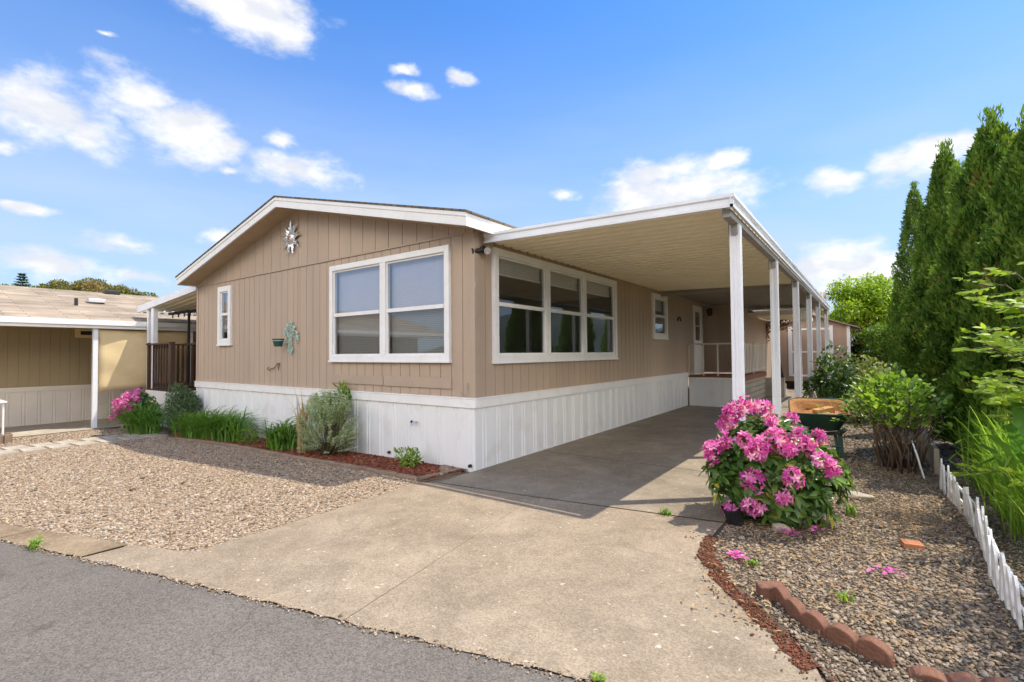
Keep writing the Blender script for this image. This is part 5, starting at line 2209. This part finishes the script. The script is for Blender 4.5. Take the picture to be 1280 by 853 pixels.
# --- strap-leaved clumps (daylilies)
def strap_clump(name, label, loc, n, rad, H, m, seed, W=.02, cat='plant', group=None, leanx=0, kind=None, parent=None, spread=1.0, upright=0.0):
    g = np.random.default_rng(seed)
    b = g.normal(0, .4, (n, 2)) * np.array(rad)
    az = g.uniform(0, 2 * np.pi, n)
    reach = g.uniform(.35, 1.25, n) * H * spread
    hh = H * g.uniform(.65, 1.1, n)
    o_ = np.column_stack([np.cos(az), np.sin(az)])
    K = 6
    rows = []
    w0 = W * g.uniform(.7, 1.2, n)
    kd = g.uniform(.95, 1.75, n)
    for j in range(K + 1):
        t = j / K
        z = hh * ((2.15 - .65 * upright) * t - kd * (1 - .6 * upright) * t * t)
        xy = b + o_ * (reach * (t ** 1.5))[:, None] + np.array([leanx * t * t, 0])
        s = np.column_stack([-o_[:, 1], o_[:, 0]]) * (w0 * (1 - t ** 2.2) * .5 + .0012)[:, None]
        rows.append(np.column_stack([xy - s, z]))
        rows.append(np.column_stack([xy + s, z + w0 * .2]))
    V = np.stack(rows, 1).reshape(-1, 3)
    F = np.array([[2 * j, 2 * j + 1, 2 * j + 3, 2 * j + 2] for j in range(K)])
    F = (F[None] + (np.arange(n) * (2 * K + 2))[:, None, None]).reshape(-1, 4)
    T = np.repeat(g.beta(2, 2, n), 2 * K + 2)
    o = np_object(name, V, F, m, parent, {'tint': T}, smooth=True)
    o.location = loc
    if label: tag(o, label, cat, group, kind)
    return o


strap_clump('daylily', 'arching green daylily clump beside the sage green shrub, smallest of the strap leaved plants', (-3.85, -.42, zg(-3.85)), 300, (.34, .2), .44, LM['strap'], 61, .024)
strap_clump('daylily', 'long dense daylily clump under the narrow window, right half of the hedge', (-5.75, -.5, zg(-5.75)), 460, (.6, .22), .50, LM['strap'], 62, .025)
strap_clump('daylily', 'long dense daylily clump beside the dwarf shrub, left half of the hedge', (-6.75, -.55, zg(-6.75)), 460, (.6, .22), .48, LM['strap'], 63, .025)
strap_clump('daylily', 'bright daylily clump in front of the white deck skirting', (-8.75, -.85, zg(-8.75)), 380, (.45, .24), .56, LM['strap'], 64, .028)


def shrub(name, label, loc, rad, n, L, W, m, seed, cz=None, inner=.5, amp=.3, stem_n=16, stem_m=None, cat='shrub', shape='leaf', updir=.5, cl=1, stem_r=.012, group=None, tintmod=None):
    t = thing(name, label, cat, loc, group=group)
    g = np.random.default_rng(seed)
    c = np.array([0, 0, cz if cz is not None else rad[2]])
    P, d = blob(n, c, rad, g, inner, amp)
    ok = P[:, 2] > .02
    P, d = P[ok], d[ok]
    parts = []
    for k in range(cl):
        dd = d * .7 + np.array([0, 0, updir]) + g.normal(0, .55, d.shape)
        LL = L * np.exp(g.normal(0, .25, len(P)))
        tn = g.beta(2, 2.2, len(P))
        parts.append(leaves(P + g.normal(0, L * .3, P.shape), dd, d + np.array([0, 0, .6]), LL, LL * W / L, g, .12, .15, tn, shape))
    V, F, T = join(parts)
    np_object('foliage', V, F, m, t, {'tint': T})
    if stem_n:
        tops = [tuple(c + unit(g.normal(0, 1, 3)) * np.array(rad) * g.uniform(.5, .9)) for _ in range(stem_n)]
        stems(t, (0, 0, -.03), tops, stem_m or MT['stem'], stem_r, seed=seed)
    return t


# sage green shrub with upright whorled shoots
def sage():
    t = thing('sage_shrub', 'pale sage green shrub of upright whorled shoots in the bark bed', 'shrub', (-2.62, -.40, zg(-2.6)))
    g = np.random.default_rng(71)
    n = 300
    tops = []
    for i in range(n):
        a = g.uniform(0, 2 * np.pi)
        r = math.sqrt(g.uniform(0, 1))
        h = (.50 + .48 * math.sqrt(max(0, 1 - r * r)) * g.uniform(.65, 1.1)) if r < .8 else g.uniform(.12, .65)
        tops.append((math.cos(a) * r * .60 * (1 - .25 * max(0, h - .55)), math.sin(a) * r * .36, h))
    tops = np.array(tops)
    parts = []
    for s in range(11):
        f_ = 1 - s * .045
        c = tops * np.array([f_, f_, 1]) * np.array([1, 1, 1 - s * .035])
        for k in range(5):
            a = 2 * np.pi * (k + s * .4) / 5 + g.uniform(0, .8, n)
            d = np.column_stack([np.cos(a), np.sin(a), g.uniform(.0, .9, n)]) + tops * .35
            L = g.uniform(.028, .055, n)
            parts.append(leaves(c, d, np.tile([0, 0, 1.0], (n, 1)), L, L * .33, g, .1, .15, np.clip(g.beta(2, 2, n) * .85 + .1, 0, 1), 'diamond'))
    V, F, T = join(parts)
    np_object('foliage', V, F, LM['sage'], t, {'tint': T})
    stems(t, (0, 0, -.02), [tuple(p) for p in tops[::4]], MT['stem'], .009, seed=71)


sage()
shrub('young_conifer', 'bright green leafy shoot rising behind the sage green shrub', (-2.62, -.13, -.04), (.12, .10, .26), 420, .05, .022, LM['bright'], 72, cz=.82, stem_n=5, updir=.8)
strap_clump('dry_plume', 'straw coloured dry plume at the left side of the sage green shrub', (-3.18, -.46, -.05), 90, (.10, .08), .85, LM['straw'], 73, .014, spread=.25)
shrub('dwarf_shrub', 'dense grey green dwarf shrub in the corner between the home and the side deck', (-8.05, -.35, zg(-8)), (.34, .30, .50), 3600, .05, .016, LM['dwarf'], 74, inner=.35, amp=.22, shape='diamond', updir=.7, cl=2)
shrub('low_plant', 'small plant with green and yellow leaves alone at the right of the bark bed', (-.92, -.30, 0), (.17, .14, .11), 230, .055, .024, LM['bright'], 75, stem_n=8, updir=.6)
shrub('low_plant', 'small green plant at the right end of the daylily hedge', (-4.85, -.52, zg(-4.8)), (.22, .16, .14), 260, .045, .02, LM['bush'], 76, stem_n=6)

# bare stemmed shrub by the fence
t = thing('bare_stemmed_shrub', 'bushy shrub with bare brown stems and a cap of fresh light green leaves', 'shrub', (4.36, 3.05, 0))
g = np.random.default_rng(81)
tops = []
for i in range(46):
    a = g.uniform(0, 2 * np.pi)
    r = math.sqrt(g.uniform(0, 1)) * .48
    tops.append((math.cos(a) * r, math.sin(a) * r, 1.12 - .5 * r + g.uniform(-.22, .06)))
stems(t, (0, 0, -.03), tops, MT['bark'], .013, wig=.09, seed=81, foot=.14)
for i in range(5):
    a = g.uniform(0, 6.28)
tp = np.array(tops)
P = np.concatenate([tp[g.integers(0, len(tp), 850)] * np.array([1.08, 1.08, 1]) + g.normal(0, .075, (850, 3)),
                    np.column_stack([g.normal(-.05, .28, 260), g.normal(-.12, .2, 260), g.uniform(.55, .85, 260)])])
n = len(P)
d = unit(P - np.array([0, 0, .5])) + np.array([0, 0, .3]) + g.normal(0, .5, (n, 3))
L = g.uniform(.05, .10, n)
V, F, T = leaves(P, d, np.tile([0, 0, 1.0], (n, 1)), L, L * .72, g, .12, .2)
np_object('foliage', V, F, LM['bright'], t, {'tint': T})

shrub('rose_bush', 'upright dark leaved rose bush behind the wheelbarrow beside the white posts', (3.42, 7.8, 0), (.50, .45, .62), 1500, .085, .055, LM['rose'], 82, cz=.82, inner=.25, amp=.5, stem_n=14, updir=.3)
shrub('flowering_shrub', 'pale mixed leaf shrub in front of the shed corner', (4.1, 10.3, 0), (.62, .6, .48), 1900, .08, .045, LM['pale'], 83, cz=.75, inner=.4, amp=.4)
shrub('low_shrub', 'low bright green shrub between the pale shrub and the hedge', (4.75, 7.0, 0), (.45, .6, .38), 1300, .08, .05, LM['bright'], 84, cz=.5, inner=.4, amp=.4)
shrub('low_shrub', 'low yellowish shrub at the foot of the dark leaved rose bush', (3.95, 7.6, 0), (.32, .5, .28), 700, .07, .04, LM['pale'], 85, cz=.35, inner=.4, amp=.4)
shrub('low_shrub', 'yellow tinged low plant peeking out behind the pink rhododendron', (3.42, 1.4, 0), (.22, .18, .13), 260, .06, .03, LM['pale'], 86, cz=.16, inner=.4, amp=.3)
shrub('round_bush', 'rounded mid green bush at the right corner of the shed', (4.62, 19.5, 0), (.95, .9, .85), 5200, .11, .065, LM['bush'], 87, cz=1.5, inner=.7, amp=.16, stem_n=14, stem_r=.03)
shrub('dark_bush', 'dark green low bush below the rounded bush', (4.9, 16.0, 0), (.6, .7, .5), 1800, .09, .05, LM['rose'], 89, cz=.55, inner=.5)


def tree(name, label, loc, H, trunk_h, crown, n, L, m, seed, lean=(0, 0), nb=9, clumps=26, amp=.35):
    t = thing(name, label, 'tree', loc)
    g = np.random.default_rng(seed)
    mb = MB()
    top = np.array([lean[0], lean[1], H * .9])
    r0 = H * .022
    mb.tube([(0, 0, -.1), tuple(top * .3), tuple(top * .6), tuple(top * .95)], [r0, r0 * .8, r0 * .5, r0 * .12], 9)
    c = np.array([lean[0] * .7, lean[1] * .7, trunk_h + crown[2]])
    parts = []
    cs = []
    for i in range(clumps):
        d = unit(g.normal(0, 1, 3))
        p = c + d * np.array(crown) * g.uniform(.35, .95)
        cs.append(p)
        s = top * min(.9, max(.25, (p[2] - .5) / H * .75))
        mid = (s + p) / 2 + np.array([0, 0, -.08 * H * .3])
        mb.tube([tuple(s), tuple(mid), tuple(p)], [r0 * .35, r0 * .22, r0 * .06], 5, cap=False)
    mb.build('trunk', MT['bark'], t, smooth=True)
    for i, p in enumerate(cs):
        k = n // clumps
        rr = np.array(crown) * g.uniform(.26, .44)
        P, d = blob(k, p, rr, g, .3, amp, 8)
        dd = d * .5 + np.array([0, 0, .1]) + g.normal(0, .6, d.shape)
        LL = L * np.exp(g.normal(0, .22, k))
        tone = g.normal(0, .1)
        parts.append(leaves(P, dd, d + np.array([0, 0, .7]), LL, LL * .5, g, .1, .2, np.clip(g.beta(2, 2, k) + tone, 0, 1), 'diamond'))
    V, F, T = join(parts)
    np_object('crown', V, F, m, t, {'tint': T})
    return t


tree('lime_tree', 'airy lime green tree behind the shed roof', (3.9, 25, 0), 5.4, 2.0, (1.75, 1.6, 1.55), 11000, .16, LM['lime'], 91, clumps=34)
tree('lime_tree', 'second yellowish green tree behind the round bush, next to the dark hedge', (5.0, 29, 0), 4.6, 1.4, (1.5, 1.4, 1.4), 6000, .17, LM['bush'], 92, clumps=24)

# leaning tree just outside the right edge; its shade falls on the gravel
tree('leafy_tree', 'small leafy tree just outside the right edge, its shade dappling the gravel', (6.15, -.32, 0), 3.6, 2.0, (.72, .8, .78), 3600, .10,
     LM['bush'], 93, clumps=20)
# dead vine arch by the pale house
t = thing('dead_vine_arch', 'arching vine of dry reddish brown leaves beyond the porch railing', 'vine', (0, 16.2, 0))
mb = MB()
arch = [(.85, 0, 0), (.86, 0, 1.2), (.88, 0, 2.0), (1.02, 0, 2.45), (1.32, 0, 2.62), (1.7, .1, 2.5)]
mb.tube(arch, [.05, .04, .04, .035, .03, .02], 7)
mb.build('stem', MT['bark'], t, smooth=True)
g = np.random.default_rng(95)
A = np.array(arch[2:])
idx = g.uniform(0, len(A) - 1.001, 420)
P = A[idx.astype(int)] * (1 - idx % 1)[:, None] + A[idx.astype(int) + 1] * (idx % 1)[:, None] + g.normal(0, .11, (420, 3))
V, F, T = leaves(P, g.normal(0, 1, P.shape), g.normal(0, 1, P.shape), g.uniform(.06, .13, 420), .06, g, .2, .3)
np_object('foliage', V, F, LM['dead'], t, {'tint': T})

# tall grass behind the pickets
o = strap_clump('tall_grass', None, (5.22, 1.0, 0), 1500, (.22, 1.25), .60, LM['grass'], 96, .011, spread=.5, upright=1.0)
o['kind'] = 'stuff'
o2 = strap_clump('tall_grass', None, (5.28, 2.4, 0), 900, (.25, .8), .78, LM['grass'], 97, .012, spread=.45, upright=1.0)
o2['kind'] = 'stuff'
o3 = strap_clump('tall_grass', None, (5.2, -.5, 0), 500, (.2, .8), .40, LM['grass'], 98, .010, spread=.5, upright=1.0)
o3['kind'] = 'stuff'
strap_clump('broad_leaf_plant', 'broad dark sword leaves standing in the tall grass at the right edge', (5.15, .75, 0), 12, (.12, .12), 1.0, LM['strap'], 99, .11, spread=.5)


# feathery-leaved shrub reaching in from the right
def pinnate_shrub():
    t = thing('pinnate_shrub', 'branching shrub with bright pinnate leaves reaching in from the right edge', 'shrub', (5.62, 1.0, 0))
    g = np.random.default_rng(101)
    mb = MB()
    parts = []
    ends = []
    for i in range(30):
        a = g.uniform(0, 2 * np.pi)
        hgt = g.uniform(.5, 2.25)
        rch = g.uniform(.35, .9)
        if i < 15:
            a = g.uniform(math.pi * .62, math.pi * 1.25)
            rch = g.uniform(.45, .80)
        p3 = np.array([math.cos(a) * rch, math.sin(a) * rch, hgt])
        p1 = np.array([math.cos(a) * rch * .15, math.sin(a) * rch * .15, hgt * .45])
        p2 = np.array([math.cos(a) * rch * .55, math.sin(a) * rch * .55, hgt * .85])
        mb.tube([(0, 0, -.03), tuple(p1), tuple(p2), tuple(p3)], [.016, .012, .007, .003], 6)
        for q in range(5):
            u = g.uniform(.35, 1)
            s = p1 * (1 - u) * (1 - u) + 2 * p2 * u * (1 - u) + p3 * u * u if False else (p1 + (p2 - p1) * (u * 2) if u < .5 else p2 + (p3 - p2) * (u * 2 - 1))
            az = a + g.normal(0, .8)
            rd = unit(np.array([math.cos(az), math.sin(az), g.uniform(-.15, .55)]))
            ln = g.uniform(.22, .36)
            e = s + rd * ln + np.array([0, 0, -.03])
            mb.tube([tuple(s), tuple((s + e) / 2 + np.array([0, 0, .02])), tuple(e)], [.0035, .0028, .0015], 4, cap=False)
            side = unit(np.cross(rd, [0, 0, 1.0]))
            B, D, LL = [], [], []
            for k in range(5):
                w = .3 + .7 * k / 4.0
                for sg in (-1, 1):
                    B.append(s + (e - s) * w)
                    D.append(rd * .75 + side * sg * .8 + g.normal(0, .12, 3))
                    LL.append(g.uniform(.06, .10))
            B.append(e); D.append(rd); LL.append(.085)
            B, D, LL = np.array(B), np.array(D), np.array(LL)
            parts.append(leaves(B, D, np.tile([-.45, -.75, .8], (len(B), 1)) + g.normal(0, .3, (len(B), 3)), LL, LL * .44, g, .06, .15, np.clip(g.beta(2, 2, len(B)) + .1, 0, 1)))
    mb.build('stem', MT['stem'], t, smooth=True)
    V, F, T = join(parts)
    np_object('foliage', V, F, LM['lime'], t, {'tint': T})


pinnate_shrub()

# fallen blossoms, weeds
for i, (x, y, lab) in enumerate(((3.29, -1.00, 'small heap of fallen pink blossom lying by the rusty bark strip'), (3.55, -.02 - .25, 'fallen pink blossom scattered just right of the rhododendron'),
                                 (3.68, -.05, 'faded pink petals in the gravel between rhododendron and brick'),
                                 (4.15, -.72, 'single fallen pink blossom far out on the grey gravel before the pickets'))):
    g = np.random.default_rng(110 + i)
    n = 26 if i != 3 else 14
    P = np.column_stack([g.normal(0, .035, n), g.normal(0, .025, n), g.uniform(.012, .035, n)])
    V, F, T = leaves(P, np.column_stack([g.normal(0, 1, (n, 2)), g.uniform(-.1, .5, n)]), np.tile([0, 0, 1.0], (n, 1)), g.uniform(.03, .05, n), .03, g, .15, .2)
    o = np_object('fallen_blossom', V, F, LM['pink'], None, {'tint': T})
    o.location = (x, y, .015)
    tag(o, lab, 'blossom', 'fallen pink blossom')
for i, (x, y, h, n, lab) in enumerate(((-1.32, road_y(-1.32) + .0, .075, 40, 'tuft of weeds in the crack between street and kerb'),
                                       (2.55, -.32, .055, 26, 'tiny weed in the slab joint between carport and driveway'),
                                       (3.95, .62, .12, 14, 'thin green seedling in the gravel behind the rhododendron'),
                                       (3.05, road_y(3.05) + .02, .03, 18, 'small weed in the crack at the bottom of the driveway'),
                                       (3.95, -1.25, .05, 16, 'small green weed in the gravel behind the scalloped blocks'),
                                       (3.42, -1.02, .04, 16, 'small weed near the fallen blossom by the bark strip'))):
    strap_clump('weed', lab, (x, y, zg(x) + .004), n, (.09 if i == 0 else .05, .03), h, LM['bright'], 120 + i, .012, cat='weed')
g = np.random.default_rng(140)
n = 420
P = np.column_stack([g.normal(4.42, .14, n), g.normal(.75, .30, n), g.uniform(.02, .035, n)])
V, F, T = leaves(P, np.column_stack([g.normal(0, 1, (n, 2)), g.uniform(-.05, .25, n)]), np.tile([0, 0, 1.0], (n, 1)), g.uniform(.05, .14, n), .006, g, .1, .1, None, 'diamond')
o = np_object('dry_grass', V, F, LM['litter'], None, {'tint': T})
o['kind'] = 'stuff'
n = 1500
P = np.column_stack([g.uniform(3.15, 4.9, n), g.uniform(-1.9, 3, n), g.uniform(.022, .035, n)])
V, F, T = leaves(P, np.column_stack([g.normal(0, 1, (n, 2)), g.uniform(-.05, .2, n)]), np.tile([0, 0, 1.0], (n, 1)), g.uniform(.02, .05, n), .016, g, .2, .2)
o = np_object('leaf_litter', V, F, LM['litter'], None, {'tint': T})
o['kind'] = 'stuff'

# ---------------------------------------------------------------- hills and what lies across the street
def hill(name, cx, cy, rx, ry, h, m, seed, z0=-1.5, n=40):
    g = np.random.default_rng(seed)
    u = np.linspace(-1, 1, n)
    X, Y = np.meshgrid(u, u, indexing='ij')
    Rr = np.sqrt(X ** 2 + Y ** 2)
    Z = np.clip(1 - Rr ** 2, 0, 1) ** 1.3
    Z *= 1 + .12 * np.sin(X * 5 + seed) + .1 * np.sin(Y * 7 + X * 3)
    V = np.column_stack([(cx + X * rx).ravel(), (cy + Y * ry).ravel(), (z0 + Z * h).ravel()])
    F = np.array([[i * n + j, (i + 1) * n + j, (i + 1) * n + j + 1, i * n + j + 1] for i in range(n - 1) for j in range(n - 1)])
    o = np_object(name, V, F, m, None, smooth=True)
    o['kind'] = 'structure'
    return V


hv = hill('hill', -90, 13.5, 26, 33, 12.0, MT['hillnear'], 3)
hill('hill', 60, 950, 420, 220, 78, MT['hill'], 5)
hill('hill', 420, 700, 300, 200, 70, MT['hill'], 6)
hill('hill', -40, -210, 190, 80, 27, MT['hillnear'], 7)
# the wood on the near hill
g = np.random.default_rng(150)
sel = hv[(hv[:, 2] > -.8) & (hv[:, 0] > -100)]
parts = []
for k in range(340):
    p = sel[g.integers(0, len(sel))] + np.array([g.uniform(-1.2, 1.2), g.uniform(-1, 1), 0])
    r = g.uniform(.7, 1.4)
    tone = g.normal(0, .2)
    P, d = blob(420, p + np.array([0, 0, r * .5]), np.array([r, r, r * .95]), g, .55, .35, 9)
    L = g.uniform(.22, .42, 420)
    parts.append(leaves(P, d + g.normal(0, .6, d.shape), d, L, L * .7, g, .1, .1, np.clip(g.beta(2, 2, 420) * .6 + .25 + tone, 0, 1), 'diamond'))
V, F, T = join(parts)
o = np_object('woodland', V, F, LM['wood'], None, {'tint': T})
o['kind'] = 'stuff'
t = thing('conifer', 'lone dark conifer standing above the wooded hilltop at the left', 'tree', (-83.5, 8.9, 7.4))
mb = MB()
mb.tube([(0, 0, -1), (0, 0, 4.6)], [.16, .02], 7)
mb.build('trunk', MT['bark'], t)
parts = []
for k in range(13):
    z = .7 + k * .33
    rr = 2.0 * (1 - z / 4.9) + .06
    m = 7
    for j in range(m):
        a = 2 * math.pi * j / m + k
        n = 26
        u = g.uniform(.1, 1, n)
        P = np.column_stack([np.cos(a) * rr * u, np.sin(a) * rr * u, z + .12 * u]) + g.normal(0, .05, (n, 3))
        parts.append(leaves(P, np.column_stack([np.cos(a) + g.normal(0, .5, n), np.sin(a) + g.normal(0, .5, n), g.uniform(-.1, .5, n)]), g.normal(0, 1, (n, 3)), g.uniform(.18, .32, n), .08, g, .1, .1, None, 'diamond'))
V, F, T = join(parts)
np_object('crown', V, F, LM['conifer'], t, {'tint': T})

# homes across the street (seen mirrored in the window panes)
for (x, y, w, lab) in ((-14, -26, 13, 'low tan home across the street, mirrored in the big front window'),
                       (6, -27, 14, 'low grey home across the street behind the camera')):
    ah = thing('street_home', lab, 'house', (x, y, 0))
    mb = MB()
    grooved(mb, 0, 0, 1, -w / 2, w / 2, 0, lambda q: 2.9, [(-2, -.4, 1.2, 2.4)], spacing=.4)
    mb.box(-w / 2, w / 2, -8, -7.95, 0, 2.9)
    mb.build('wall', MT['shed'], ah)
    mb = MB()
    mb.prism([(-8.4, 2.85), (.4, 2.85), (.4, 2.95), (-4, 4.15), (-8.4, 2.95)], 0, -w / 2 - .3, w / 2 + .3)
    mb.build('roof', MT['nroof'], ah)
    mb = MB()
    mb.box(-2, -.4, .0, .03, 1.2, 2.4)
    mb.build('window', MT['dark'], ah)
